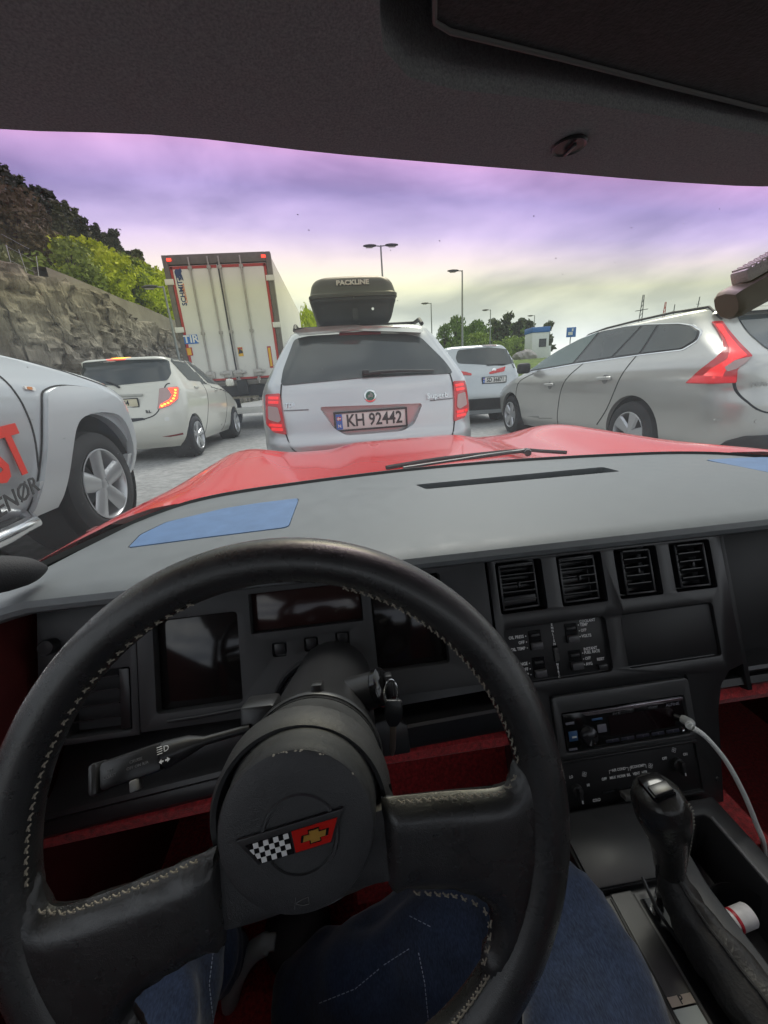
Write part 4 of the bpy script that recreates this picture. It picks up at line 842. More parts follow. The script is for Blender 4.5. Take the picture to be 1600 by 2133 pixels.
_b = M_LEATH.node_tree.nodes['Principled BSDF']; _b.inputs['Coat Weight'].default_value = .45; _b.inputs['Coat Roughness'].default_value = .26
M_PAD = leather('dash_vinyl', (.165, .177, .182), .50, .25, 700, .0004, .1)
M_HUB = leather('hub_vinyl', (.042, .043, .045), .38, .45, 800, .0004, .12)
M_PLAS = mat('black_plastic', (.022, .022, .0235), .33, var=.15, vs=25, bump=.12, bs=900, bdist=.0004)
M_PLAS2 = mat('black_plastic_dark', (.008, .008, .009), .5, var=.15, vs=25)
M_GLOSS = mat('black_gloss', (.008, .008, .009), .12, spec=.55)
M_CARPET = mat('red_carpet', (.42, .022, .026), .95, var=.6, vs=170, bump=.9, bs=900, bdist=.002, sheen=.3)
M_DKRED = mat('red_trim_panel', (.10, .012, .012), .6, var=.2, vs=12, bump=.2, bs=500)
M_HEAD = mat('headliner', (.34, .34, .355), .95, var=.3, vs=900, bump=.5, bs=1300, bdist=.0012)
M_INKW = mat('print_white', (.85, .85, .85), .5)
M_BLUEP = mat('blue_panel', (.10, .18, .33), .55, var=.12, vs=30, bump=.15, bs=600, bdist=.0005)
M_RUB = mat('rubber_seal', (.018, .018, .018), .7)
def yb(X):      # plan of the windscreen base
    d = abs(X - CXC); return pchip([0, .12, .32, .43, .53, .617, .675, .707, .722, .745], [.97, .965, .94, .918, .893, .845, .755, .655, .592, .50], d)
# ---- bonnet
def hood_z(d, y):
    d = abs(d); z = .748 - .16 * max(0, (y - 1.55) / .75) ** 2
    z += .024 * (1 - smooth01(.20, .36, d)) * (1 - .5 * smooth01(1.7, 2.2, y))
    z += (.033 + .019 * smooth01(1.15, .7, y)) * exp(-((d - .69) / (.12 if d < .69 else .10)) ** 2) * (1 - .5 * smooth01(1.7, 2.2, y))
    z -= .05 * smooth01(.74, .86, d); return z
mb = MB(); P = []
ds = [-.905, -.905, -.90, -.885] + [-.87 + 1.74 * i / 70 for i in range(71)] + [.885, .90, .905, .905]
for j in range(46):
    row = []
    for i, d in enumerate(ds):
        y0 = yb(CXC + max(-.735, min(.735, d))) + .012; y1 = 2.22 - .35 * (abs(d) / .9) ** 3; y = y0 + (y1 - y0) * j / 45; e = min(i, len(ds) - 1 - i)
        z = hood_z(d, y)
        if e == 2: z -= .07
        elif e == 1: z = .55
        elif e == 0: z = .30
        row.append((CXC + d, y, z))
    P.append(row)
P.append([(x, y + .02, z - .12) for x, y, z in P[-1]]); P.append([(x, y, min(z, .35)) for x, y, z in P[-1]])
mb.grid(P); hood = mb.obj('bonnet', M_RED, CAR, smooth=60)
# ---- seal between screen and dashboard, cowl panel, wiper
def curve_base(off, z, n=80, dmax=.735): return [V((CXC + t_, yb(CXC + t_) + off, z)) for t_ in [(-dmax + 2 * dmax * i / n) for i in range(n + 1)]]
mb = MB(); P = [[], [], [], []]
for p in curve_base(0, .786):
    P[0].append(p + V((0, -.004, -.004))); P[1].append(p + V((0, .002, .004))); P[2].append(p + V((0, .020, .001))); P[3].append(p + V((0, .028, -.045)))
mb.grid(P); mb.obj('screen_seal', M_RUB, CAR)
wp = part('wiper', CAR)
wpts = [onz(a, b, .772) for a, b in ((805, 978), (900, 962), (1000, 950), (1090, 942), (1130, 944), (1180, 947))]
MB().tube([p + V((0, .0, .006)) for p in spline(wpts, 4)], .006, 6).obj('wiper_blade', M_RUB, wp)
arm = [onz(a, b, .785) for a, b in ((840, 975), (960, 957), (1085, 940), (1100, 944))]
MB().tube(spline(arm, 4), [.004] * 5 + [.006] * 4 + [.010] * 4, 8).obj('wiper_arm', M_PLAS, wp)
# ---- dashboard pad (closed solid, real openings cut into it)
mb = MB(); rings = []
NX = 70
for i in range(NX + 1):
    X = -.470 + 1.50 * i / NX; y1 = max(yb(max(-.455, min(1.015, X))) + .004, .52); e = smooth01(-.47, -.40, X) * smooth01(1.03, .97, X); z0 = -.012 * (1 - e)
    pr = [(.520, .752), (.478, .7545), (.466, .757), (.459, .763), (.4575, .770), (.461, .7775), (.470, .782), (.486, .7845)]
    for k in range(1, 13): t_ = k / 12; pr.append((.486 + (y1 - .486) * t_, .7845 + .006 * sin(pi * t_) - .001 * t_))
    pr += [(y1, .74), (.56, .735)]
    rings.append([V((X, y, z + z0)) for y, z in pr])
mb.grid(rings, True); n = len(rings[0]); mb.f.append(tuple(reversed(range(n)))); mb.f.append(tuple(NX * n + k for k in range(n)))
me = mb.mesh('dashboard_pad')
vent = [(.146, .800), (.582, .803), (.584, .748), (.160, .753)]
bl = [(-.344, .583), (-.352, .640), (-.334, .698), (-.245, .756), (-.180, .771), (-.104, .779), (-.100, .760), (-.101, .611), (-.108, .603), (-.230, .594)]
br = [(.81 + (-.1 - x) * .82, y) for x, y in bl][::-1]
fz = lambda a, b, h: V((a, b, .80 + h))
cut = [MB().prism(rpoly(vent, .008), lambda a, b, h: V((a, b, .765 + h)), .05), MB().prism(rpoly(bl, .006), lambda a, b, h: V((a, b, .7875 + h)), .05), MB().prism(rpoly(br, .006), lambda a, b, h: V((a, b, .7875 + h)), .05)]
me = boolean_cut(me, cut); pad = link('dashboard_pad', me, M_PAD, CAR)
MB().prism([(.148, .799), (.580, .802), (.582, .775), (.150, .772)], lambda a, b, h: V((a, b, .7655 + h)), .004).obj('defroster_floor', M_PLAS2, pad)
MB().prism([(.165, .768), (.582, .766), (.583, .7485), (.161, .7535)], lambda a, b, h: V((a, b, .766 + h)), .018).obj('defroster_lip', M_PAD, pad)
for k in range(14): MB().box((.175 + k * .030, .786, .772), (.0025, .024, .012)).obj('defroster_vane', M_PLAS2, pad)
def shrink(poly, s): 
    c = V((sum(p[0] for p in poly) / len(poly), sum(p[1] for p in poly) / len(poly))); return [(c.x + (p[0] - c.x) * s, c.y + (p[1] - c.y) * s) for p in poly]
for q in (bl, br): MB().prism(rpoly(shrink(q, .985), .006), lambda a, b, h: V((a, b, .785 + h)), .0048).obj('speaker_cover', M_BLUEP, pad)
# ---- windscreen with its tinted shade band
def hy(X): return pchip([-.55, -.35, -.153, -.088, .013, .144, .30, .365, .55, .75, .95, 1.11], [.02, .165, .259, .264, .285, .308, .334, .341, .335, .27, .165, .02], X)
HZ = 1.132
GL = bpy.data.materials.new('windscreen_glass'); GL.use_nodes = True; t = GL.node_tree; t.nodes.clear()
go = t.nodes.new('ShaderNodeOutputMaterial'); tr = t.nodes.new('ShaderNodeBsdfTransparent'); gg = t.nodes.new('ShaderNodeBsdfGlossy'); gg.inputs['Roughness'].default_value = .03; mxs = t.nodes.new('ShaderNodeMixShader'); mxs.inputs[0].default_value = .025
tc_ = t.nodes.new('ShaderNodeTexCoord'); sx_ = t.nodes.new('ShaderNodeSeparateXYZ'); mr = t.nodes.new('ShaderNodeMapRange'); mr.inputs[1].default_value = 1.00; mr.inputs[2].default_value = 1.14
rp_ = t.nodes.new('ShaderNodeValToRGB'); t.links.new(tc_.outputs['Object'], sx_.inputs[0]); t.links.new(sx_.outputs['Z'], mr.inputs[0]); t.links.new(mr.outputs[0], rp_.inputs[0]); t.links.new(rp_.outputs[0], tr.inputs[0])
TK = .85
TINT = [(0, (.80, .82, .79)), (.33, (.80, .82, .76)), (.48, (.82, .82, .63)), (.61, (.84, .80, .53)), (.71, (.78, .66, .62)), (.80, (.62, .49, .70)), (.89, (.56, .42, .71)), (.95, (.68, .42, .70)), (1.0, (.84, .38, .62))]
el = rp_.color_ramp.elements
TINT = [(a_, tuple(q_ * TK for q_ in c_)) for a_, c_ in TINT]; el[0].position, el[0].color = 0, (*TINT[0][1], 1); el[1].position, el[1].color = 1, (*TINT[-1][1], 1)
for ps, cc in TINT[1:-1]: k = el.new(ps); k.color = (*cc, 1)
dstf = t.nodes.new('ShaderNodeBsdfTranslucent'); dstf.inputs[0].default_value = (.80, .84, .86, 1); mxd = t.nodes.new('ShaderNodeMixShader')      # thin film of road dust
dn_ = t.nodes.new('ShaderNodeTexNoise'); dn_.inputs['Scale'].default_value = 7; dn_.inputs['Detail'].default_value = 8; dm_ = t.nodes.new('ShaderNodeMapRange'); dm_.inputs[1].default_value = .3; dm_.inputs[2].default_value = .75; dm_.inputs[3].default_value = .013; dm_.inputs[4].default_value = .030
t.links.new(tc_.outputs['Object'], dn_.inputs['Vector']); t.links.new(dn_.outputs['Fac'], dm_.inputs[0]); t.links.new(dm_.outputs[0], mxd.inputs[0])
t.links.new(tr.outputs[0], mxs.inputs[1]); t.links.new(gg.outputs[0], mxs.inputs[2]); t.links.new(mxs.outputs[0], mxd.inputs[1]); t.links.new(dstf.outputs[0], mxd.inputs[2]); t.links.new(mxd.outputs[0], go.inputs[0])
def glass_pt(u, v):
    dd = -.735 + 1.47 * u; b = V((CXC + dd, yb(CXC + dd) + .010, .786)); X = -.42 + 1.40 * u; h = V((X, hy(X) + .004, HZ + .004)); p = b.lerp(h, v); p.z += .030 * sin(pi * v) * .0; p.y += .035 * sin(pi * v); return p
mb = MB(); mb.grid([[glass_pt(i / 40, j / 24) for i in range(41)] for j in range(25)]); ws_ = mb.obj('windscreen', GL, CAR)
mb = MB(); r4 = random.Random(5)
for i in range(230):
    u, v = r4.random(), r4.uniform(.05, .98); p = glass_pt(u, v); nn = (glass_pt(min(1, u + .01), v) - p).cross(glass_pt(u, min(1, v + .01)) - p).normalized(); a = nn.orthogonal().normalized(); b = nn.cross(a); s = r4.uniform(.0002, .0006); k = r4.uniform(1, 2.2)
    mb.add([p - nn * .001 + (a * cos(q * 1.2566) * k + b * sin(q * 1.2566)) * s for q in range(5)], [(0, 1, 2, 3, 4)])
tag(mb.obj('dust_specks', mat('dust', (.6, .6, .58), .9), ws_, smooth=0), kind='stuff')
# ---- roof header, roof panel, visor latch
HT = lambda x, y: HZ + .012 * smooth01(0, .16, hy(x) - y) + .006 * max(0, (.2 - y))
front = [(x, hy(x)) for x in [-.50 + 1.56 * i / 60 for i in range(61)]]
groove = [(.030, .190), (.031, .205), (.034, .218), (.047, .231), (.072, .239), (.14, .2485), (.21, .262), (.288, .279), (.40, .296), (.52, .296), (.60, .27), (.64, .22), (.64, -.30)]
outl = [(-.50, -.30)] + front + [(1.06, -.30)] + groove[::-1] + [(.030, -.30)]
bm = bmesh.new(); bm.faces.new([bm.verts.new((a, b, 0)) for a, b in outl])
for ax, lo, hi, st in ((0, -.5, 1.06, .04), (1, -.28, .36, .02)):
    k = lo + st
    while k < hi:
        co = [0, 0, 0]; co[ax] = k; no = [0, 0, 0]; no[ax] = 1; bmesh.ops.bisect_plane(bm, geom=bm.verts[:] + bm.edges[:] + bm.faces[:], plane_co=co, plane_no=no, dist=1e-6); k += st
be = [e for e in bm.edges if len(e.link_faces) == 1]
for v in bm.verts: v.co.z = HT(v.co.x, v.co.y)
ex = bmesh.ops.extrude_edge_only(bm, edges=be)
for g in ex['geom']:
    if isinstance(g, bmesh.types.BMVert): g.co.z += .045
bmesh.ops.triangulate(bm, faces=[f for f in bm.faces if len(f.verts) > 4]); bmesh.ops.recalc_face_normals(bm, faces=bm.faces)
me = bpy.data.meshes.new('roof_header'); bm.to_mesh(me); bm.free(); me.polygons.foreach_set('use_smooth', [True] * len(me.polygons)); me.set_sharp_from_angle(angle=radians(40)); rh = link('roof_header', me, M_HEAD, CAR)
MB().box((CXC, -.20, 1.185), (1.56, 1.10, .006)).obj('roof_skin', M_RED, CAR)
MB().box((CXC, -.53, 1.172), (1.54, .44, .012)).obj('unseen_headliner', M_HEAD, CAR, bevel=.003)  # unseen rear ceiling, added to cut fill light from behind
MB().box((.335, -.04, 1.174), (.64, .68, .004)).obj('groove_ceiling', M_PLAS2, CAR)
pan = [(.052, -.30), (.052, .199), (.055, .211), (.063, .2155), (.12, .229), (.20, .249), (.274, .267), (.40, .284), (.50, .284), (.585, .262), (.615, .22), (.62, -.30)]
MB().prism(rpoly(pan, .004), lambda a, b, h: V((a, b, 1.142 + h)), .02).obj('roof_panel', mat('roof_panel_dark', (.05, .048, .05), .85, var=.3, vs=300, bump=.4, bs=600), CAR)
MB().tube([V((a, b, 1.1415)) for a, b in pan[1:9]], .0011, 8).obj('panel_edge_trim', mat('edge_trim', (.16, .155, .155), .6), CAR)
lc = onz(1187, 286, 1.137); lc.z = HT(lc.x, lc.y)
lt = MB().lathe([(.0072, .0), (.0100, -.0012), (.0106, -.0004), (.0098, .002)], lc, (0, 0, 1), 28).obj('visor_latch', M_PLAS, CAR); MB().lathe([(.0002, -.0004), (.0085, -.0006)], lc, (0, 0, 1), 24).obj('latch_cup', M_PLAS2, lt)
MB().box(lc + V((.0005, 0, -.0022)), (.0022, .012, .002)).obj('latch_tongue', M_PLAS, lt, bevel=.0005)
# ---- screen pillars
M_TRIMG = mat('pillar_trim', (.03, .029, .031), .7, var=.15, bump=.3, bs=600)
MB().tube(spline([(-.398, .500, .803), (-.415, .478, .810), (-.450, .44, .826), (-.485, .36, .868), (-.50, .20, .985), (-.46, .08, 1.10)], 5), [.003, .007, .011, .015, .018, .020, .022, .023] + [.024] * 18, 14).obj('screen_pillar', M_TRIMG, CAR)
MB().tube(spline([(.945, .56, .79), (1.0, .44, .822), (1.05, .36, .868), (1.06, .20, .985), (1.02, .08, 1.10)], 5), .026, 14).obj('screen_pillar', M_TRIMG, CAR)

# ---- dash fascia: everything sits on one leaning plane
NF = V((0, -.914, .406)).normalized(); UF = V((0, .406, .914)).normalized(); PF0 = V((0, .50, .745))
def FP(a, b, h): return PF0 + V((a, 0, 0)) + UF * b + NF * h
def fslab(name, outline, h0, h1, cuts, m, parent, bevel=.0018):
    """moulded panel: outline between depths h0..h1, cuts = [(outline, depth below h1)]"""
    me = MB().prism(outline, lambda a, b, h: FP(a, b, h0 + h), h1 - h0).mesh(name, 0)
    if cuts: me = boolean_cut(me, [MB().prism(c, lambda a, b, h, d=d: FP(a, b, h1 - d + h), d + .02) for c, d in cuts])
    bm = bmesh.new(); bm.from_mesh(me); bmesh.ops.remove_doubles(bm, verts=bm.verts, dist=1e-5); bmesh.ops.dissolve_limit(bm, angle_limit=.02, verts=bm.verts, edges=bm.edges)
    es = [e for e in bm.edges if len(e.link_faces) == 2 and e.calc_face_angle(0) > .9]
    bmesh.ops.bevel(bm, geom=es, offset=bevel, segments=2, affect='EDGES', profile=.5, clamp_overlap=True)
    bm.to_mesh(me); bm.free(); me.polygons.foreach_set('use_smooth', [True] * len(me.polygons)); me.set_sharp_from_angle(angle=radians(28)); return link(name, me, m, parent)
def flabel(s, a, b, size, h, parent, al='CENTER', m=None, sx=1.0, rot=None): return text('lettering', s, size, m or M_INKW, FP(a, b, h), rot[0] if rot else (1, 0, 0), rot[1] if rot else UF, parent, ext=.0001, bold=.00012, align=al, sx=sx)
def fbox(name, a0, a1, b0, b1, h0, h1, m, parent, bevel=.0008): return MB().prism(rect(a0, a1, b0, b1), lambda a, b, h: FP(a, b, h0 + h), h1 - h0).obj(name, m, parent, bevel=bevel)
# centre stack
vents = [(.205, .277), (.300, .372), (.392, .462), (.483, .552)]
stack = fslab('centre_stack', [(.194, 0), (.194, -.386), (.498, -.386), (.516, -.26), (.528, -.225), (.545, -.207), (.570, -.20), (.570, 0)], -.03, 0, [(rect(a0, a1, -.083, -.008, .004), .026) for a0, a1 in vents] +
              [(rect(.205, .363, -.184, -.104, .008), .006), (rect(.387, .538, -.184, -.104, .006), .006), (rect(.259, .476, -.292, -.202, .006), .004), (rect(.259, .470, -.366, -.300, .003), .003)], M_PLAS, CAR)
for i, (a0, a1) in enumerate(vents):
    tw_ = (-.10, -.05, .10, .16)[i]; w = a1 - a0; c = (a0 + a1) / 2 + (.003 if i > 1 else -.002); v = part('air_vent', stack); ww = w * (.64 if i > 1 else .82)
    ring = MB()
    for (x0, x1, y0, y1) in ((c - ww / 2, c - ww / 2 + .003, -.079, -.012), (c + ww / 2 - .003, c + ww / 2, -.079, -.012), (c - ww / 2, c + ww / 2, -.015, -.012), (c - ww / 2, c + ww / 2, -.079, -.076)): ring.prism(rect(x0, x1, y0, y1), lambda a, b, h: FP(a, b, -.020 + h + (a - c) * tw_), .016)
    ring.obj('vent_frame', M_PLAS, v, bevel=.0005)
    for k in range(5):
        b0 = -.071 + k * .0125; tl_ = (.35, .3, .55, .5)[i]
        MB().prism([(-.018, b0), (-.018 + .014, b0 + .014 * tl_), (-.018 + .014, b0 + .014 * tl_ + .0014), (-.018, b0 + .0014)], lambda hh, b, l: FP(c - ww / 2 + .003 + l, b, hh), ww - .006).obj('slat', M_PLAS, v, smooth=0)
    MB().prism(rect(c - .0015, c + .0015, -.048, -.040), lambda a, b, h: FP(a, b, -.006 + h), .005).obj('vent_tab', M_PLAS, v, bevel=.0006)
    if i == 0: fbox('vent_flap', c - ww / 2 + .004, c + ww / 2 - .004, -.072, -.060, -.016, -.008, M_PLAS, v)
# switch panel
sp = part('switch_panel', stack)
fbox('switch_plate', .2065, .3615, -.1825, -.1055, -.0058, -.0050, M_PLAS2, sp, .0003)
H1 = -.0046
for (a0, b0) in ((.243, -.140), (.300, -.137), (.243, -.179), (.300, -.176)):
    MB().prism(rect(a0, a0 + .019, b0, b0 + .028, .001), lambda a, b, h: FP(a, b, -.0049 + h), .0006).obj('switch_well', M_GLOSS, sp)
    fbox('switch_cap', a0 + .001, a0 + .018, b0 + .001, b0 + .011, -.0045, .0022, mat('switch_grey', (.075, .075, .08), .4), sp, .0012)
    fbox('switch_cap_top', a0 + .003, a0 + .016, b0 + .019, b0 + .023, -.0045, -.0015, M_PLAS, sp, .0006)
for s, a, b in (('OIL PRESS', .236, -.119), ('OFF', .236, -.1275), ('OIL TEMP', .236, -.136), ('RANGE', .236, -.158), ('OFF', .236, -.166), ('TRIP', .236, -.1735), ('ODO', .236, -.1785)): flabel(s, a, b, .0062, H1, sp, 'RIGHT', sx=.85)
for s, a, b in (('COOLANT', .3245, -.1085), ('TEMP', .3245, -.1135), ('OFF', .3245, -.1215), ('VOLTS', .3245, -.1300), ('INSTANT', .3245, -.1490), ('FUEL RATE', .3245, -.1540), ('OFF', .3245, -.1625), ('AVG', .3245, -.1705)): flabel(s, a, b, .0060, H1, sp, 'LEFT', sx=.85)
flabel('RESET', .3485, -.166, .0055, H1, sp, sx=.8)
for a, b in ((.239, -.119), (.239, -.1275), (.239, -.136), (.239, -.158), (.239, -.166), (.239, -.174), (.3222, -.1130), (.3222, -.1215), (.3222, -.1300), (.3222, -.154), (.3222, -.1625), (.3222, -.1705)): fbox('index_dot', a - .0007, a + .0007, b - .0007, b + .0007, H1 - .0002, H1 + .0001, M_INKW, sp, 0)
for k, ch in enumerate('ENGLISH'): flabel(ch, .281, -.1055 - k * .0047 - .002, .0048, H1, sp)
for k, ch in enumerate('METRIC'): flabel(ch, .281, -.1640 - k * .0036 - .001, .0044, H1, sp)
fbox('slider_slot', .2772, .2848, -.1605, -.138, -.0049, -.0045, M_GLOSS, sp, 0)
for k in range(11): fbox('slider_rib', .2778, .2842, -.1600 + k * .0018, -.1600 + k * .0018 + .0009, -.0046, -.0016, mat('slider_grey', (.12, .12, .12), .45), sp, 0)
fbox('reset_key', .3425, .3560, -.181, -.173, -.0048, -.0010, M_PLAS, sp, .0008)
fbox('blank_cover', .389, .536, -.182, -.106, -.0058, -.0035, M_PLAS2, stack, .0015)
# radio
rd = part('car_radio', stack)
rs = fslab('radio_surround', rect(.2615, .4745, -.2905, -.2075, .006), -.004, .0025, [(rect(.272, .464, -.286, -.2305, .004), .006)], mat('surround_grey', (.06, .062, .064), .35), rd, .0009)
fbox('radio_face', .2745, .4615, -.2845, -.2325, -.0035, .0010, M_GLOSS, rd, .0018)
RH = .0012
MB().prism([(.300, -.2335), (.4605, -.2335), (.4605, -.2375), (.310, -.2395)], lambda a, b, h: FP(a, b, RH + h), .0018).obj('chrome_brow', mat('radio_chrome', (.55, .50, .55), .18, .9), rd, bevel=.0005)
kc = FP(.3085, -.266, RH); MB().lathe([(.0001, .0095), (.0085, .0092), (.0115, .0070), (.0128, .0005)], kc, NF, 32).obj('volume_knob', mat('knob_dark', (.05, .05, .055), .22, .5), rd)
for k in range(8):
    a0 = k * pi / 4 + .2; MB().add([kc + NF * .0098 + (V((1, 0, 0)) * cos(a0 + q) + UF * sin(a0 + q)) * r for q, r in ((0, .0015), (0, .0105), (.32, .0105))], [(0, 1, 2)]).obj('knob_facet', mat('facet_light' if k % 3 else 'facet_dark', (.5, .52, .55) if k % 3 else (.05, .05, .05), .25, .7), rd, smooth=0) if k in (0, 5, 6) else None
M_RBLU = mat('radio_blue', (.05, .12, .26), .3); M_RGRY = mat('radio_key', (.20, .20, .24), .35)
fbox('radio_key', .2790, .2920, -.2705, -.2570, RH, RH + .0018, M_RBLU, rd, .0008); fbox('key_mark', .2830, .2900, -.2660, -.2635, RH + .0018, RH + .0021, M_PLATE, rd, 0)
fbox('radio_key', .3170, .3330, -.2475, -.2445, RH, RH + .001, M_RBLU, rd, .0004); fbox('radio_key', .3235, .3370, -.2650, -.2540, RH, RH + .0014, M_RGRY, rd, .0008)
fbox('radio_key', .2770, .2900, -.2480, -.2445, RH, RH + .001, M_RGRY, rd, .0004); fbox('radio_key', .2765, .2890, -.2830, -.2800, RH, RH + .001, M_RGRY, rd, .0004)
for k in range(5): a0 = .3330 + k * .0235; fbox('preset_key', a0, a0 + .020, -.2805, -.2760, RH, RH + .0012, mat('preset', (.035, .035, .055), .3), rd, .0006); flabel(str(k + 1), a0 + .010, -.2782, .003, RH + .0014, rd, m=M_RGRY)
fbox('radio_display', .3420, .4430, -.2725, -.2450, RH, RH + .0004, mat('display_dark', (.012, .006, .008), .08), rd, 0)
flabel('ALPINE', .4440, -.2420, .0058, RH + .0002, rd, m=M_RGRY, sx=1.15); flabel('UTE-200BT', .4130, -.2415, .0032, RH + .0002, rd, m=mat('ink_dim', (.16, .16, .17), .5)); flabel('iPod  BT', .3560, -.2425, .0034, RH + .0002, rd, m=MATS['ink_dim'])
MB().lathe([(.0012, .0004), (.0022, .0008), (.0024, 0)], FP(.4535, -.2785, RH), NF, 18).obj('aux_jack', M_CHROME, rd)
# heater controls
hv = part('heater_panel', stack); fbox('heater_plate', .2605, .4685, -.3645, -.3015, -.0028, -.0022, M_PLAS2, hv, .0003); HH = -.0018
fbox('panel_bead', .259, .472, -.2985, -.2955, -.001, .0025, M_PLAS, hv, .0010); fbox('panel_bead', .259, .470, -.3705, -.3670, -.001, .0025, M_PLAS, hv, .0010)
for a, b in ((.2800, -.3380), (.4370, -.3250)):
    c = FP(a, b, HH); kn = MB().lathe([(.0085, 0), (.0080, .006), (.0070, .0065), (.0001, .0066)], c, NF, 28).obj('control_knob', M_PLAS, hv); fbox('knob_bar', a - .0025, a + .0025, b - .011, b + .007, HH + .006, HH + .014, M_PLAS, kn, .001); fbox('knob_mark', a - .0008, a + .0008, b - .010, b - .006, HH + .0141, HH + .0144, M_INKW, kn, 0)
for s, a, b in (('LO', .2755, -.3200), ('HI', .2990, -.3345), ('COLD', .3080, -.3560), ('OFF', .4200, -.3160), ('ON', .4530, -.3150), ('OFF', .3240, -.3300), ('MAX', .3370, -.3300), ('NORM', .3500, -.3300), ('B/L', .3615, -.3300), ('VENT', .3735, -.3300), ('HTR', .3860, -.3300), ('AIR COND', .3480, -.3205), ('ECONOMY', .3770, -.3205)): flabel(s, a, b, .0052, HH, hv, sx=.82)
for a0, a1 in ((.3330, .3385), (.3575, .3625), (.3650, .3680), (.3860, .3900)): fbox('print_line', a0, a1, -.3200, -.3195, HH - .0002, HH + .0001, M_INKW, hv, 0)
for a0 in (.3330, .3620, .3650, .3895): fbox('print_line', a0, a0 + .0005, -.3245, -.3195, HH - .0002, HH + .0001, M_INKW, hv, 0)
for a, b in ((.2955, -.3190), (.3965, -.3225), (.4365, -.3065)):
    for k in range(4):
        a1 = k * pi / 2 + .4; MB().lathe([(.0012, 0), (.0017, .0001)], FP(a + .0022 * cos(a1), b + .0022 * sin(a1), HH), NF, 10).obj('symbol', M_INKW, hv)
fbox('lever_slot', .318, .398, -.3495, -.3460, HH - .0003, HH, M_GLOSS, hv, 0); fbox('lever_tab', .3430, .3610, -.3560, -.3480, HH, .012, mat('tab_grey', (.09, .09, .085), .4), hv, .0015)
MB().lathe([(.0001, .0015), (.003, .001), (.0035, 0)], FP(.495, -.355, 0), NF, 14).obj('screw', M_PLAS, stack)
# instrument cluster
clus = fslab('instrument_cluster', rect(-.304, .190, -.176, .004), -.035, 0, [(rect(-.283, -.170, -.156, -.033, .006), .016), (rect(-.153, .004, -.067, -.012, .002), .016), (rect(.017, .121, -.141, -.012, .006), .016)] + [(rect(a - .010, a + .010, b - .010, b + .010, .004), .006) for a, b in ((-.116, -.092), (-.072, -.090), (-.028, -.088))], mat('cluster_plastic', (.050, .051, .053), .55, var=.1, bump=.25, bs=1200, bdist=.0004), CAR)
M_SCR = mat('dead_display', (.012, .010, .010), .10, spec=.5)
fbox('display', -.282, -.171, -.155, -.034, -.0155, -.0125, M_SCR, clus, .001); fbox('display', -.152, .003, -.066, -.013, -.0155, -.0125, mat('dead_display_red', (.03, .013, .012), .12), clus, .001); fbox('display', .018, .120, -.140, -.013, -.0155, -.0125, M_SCR, clus, .001)
for a, b in ((-.116, -.092), (-.072, -.090), (-.028, -.088)): fbox('button', a - .0075, a + .0075, b - .0075, b + .0075, -.0055, -.0025, M_PLAS, clus, .0012)
mb = MB(); P = []
for i in range(25):
    a = pi * i / 24; ca, sa = cos(a), sin(a); P.append([FP(-.066 + ca * r, -.172 + sa * r * .98, h) for r, h in ((.066, -.002), (.066, .004), (.063, .007), (.059, .006), (.057, .0), (.056, -.03))])
mb.grid(P); mb.obj('column_arch', M_PLAS, clus)
MB().tube([FP(a, b, .002) for a, b in ((-.268, -.166), (-.23, -.1655), (-.172, -.163))], .0022, 8).obj('trip_stem', M_PLAS, clus)
# left end: knob panel with vent
lf = fslab('light_switch_panel', rect(-.432, -.306, -.180, .0), -.03, -.002, [(rect(-.398, -.316, -.172, -.090, .003), .024)], MATS['cluster_plastic'], CAR)
c = FP(-.412, -.050, -.002); MB().lathe([(.0105, 0), (.0105, .012), (.0095, .0135), (.0085, .0128), (.0001, .013)], c, NF, 30).obj('light_knob', M_PLAS, lf)
v = part('air_vent', lf)
for k in range(4): b0 = -.158 + k * .018; MB().prism([(-.020, b0), (-.004, b0 + .004), (-.004, b0 + .0054), (-.020, b0 + .0014)], lambda hh, b, l: FP(-.394 + l, b, hh), .062).obj('slat', M_PLAS, v, smooth=0)
fbox('vent_cheek', -.331, -.318, -.170, -.092, -.022, -.004, M_PLAS, v)
# knee panel and carpet roll
def sweep_x(name, prof, a0, a1, m, parent, sag=None, n=24):
    mb = MB(); R_ = []
    for i in range(n + 1):
        a = a0 + (a1 - a0) * i / n; R_.append([FP(a, b + (sag(a) if sag else 0), h) for h, b in prof])
    mb.grid(R_); return mb.obj(name, m, parent)
sg = lambda a: .045 * (a + .02) if a < 0 else .02 * a
kp = sweep_x('knee_panel', [(-.06, -.170), (-.045, -.182), (-.03, -.215), (-.018, -.228), (-.002, -.233), (.006, -.238), (.008, -.2435), (.004, -.2475), (-.001, -.250), (.002, -.256), (.0015, -.266), (-.006, -.273), (-.03, -.276)], -.432, -.150, M_PLAS, CAR, lambda a: .09 * (a + .22))
sweep_x('knee_panel', [(-.06, -.170), (-.05, -.176), (-.045, -.205), (-.02, -.211), (.004, -.2125), (.007, -.216), (.005, -.222), (.002, -.240), (-.004, -.248), (-.03, -.25)], .045, .194, M_PLAS, CAR, lambda a: .03 * (a - .1))
MB().prism([(-.01, -.25), (.05, -.25), (.05, -.214), (.03, -.20), (-.01, -.205)], lambda a, b, h: FP(a, b, -.05 + h), .058).obj('column_bracket', M_PLAS, CAR, bevel=.003)
sc_ = FP(.008, -.243, .008); MB().lathe([(.0001, .002), (.0035, .0018), (.004, 0)], sc_, NF, 14).obj('screw', M_CHROME, CAR)
sweep_x('carpet_roll', [(-.04, -.262), (-.012, -.268), (-.003, -.278), (-.006, -.290), (-.020, -.297), (-.06, -.298)], -.432, -.150, M_CARPET, CAR, lambda a: .06 * (a + .22))
sweep_x('carpet_roll', [(-.04, -.242), (-.012, -.246), (-.004, -.254), (-.006, -.266), (-.020, -.274), (-.06, -.276)], -.02, .194, M_CARPET, CAR)
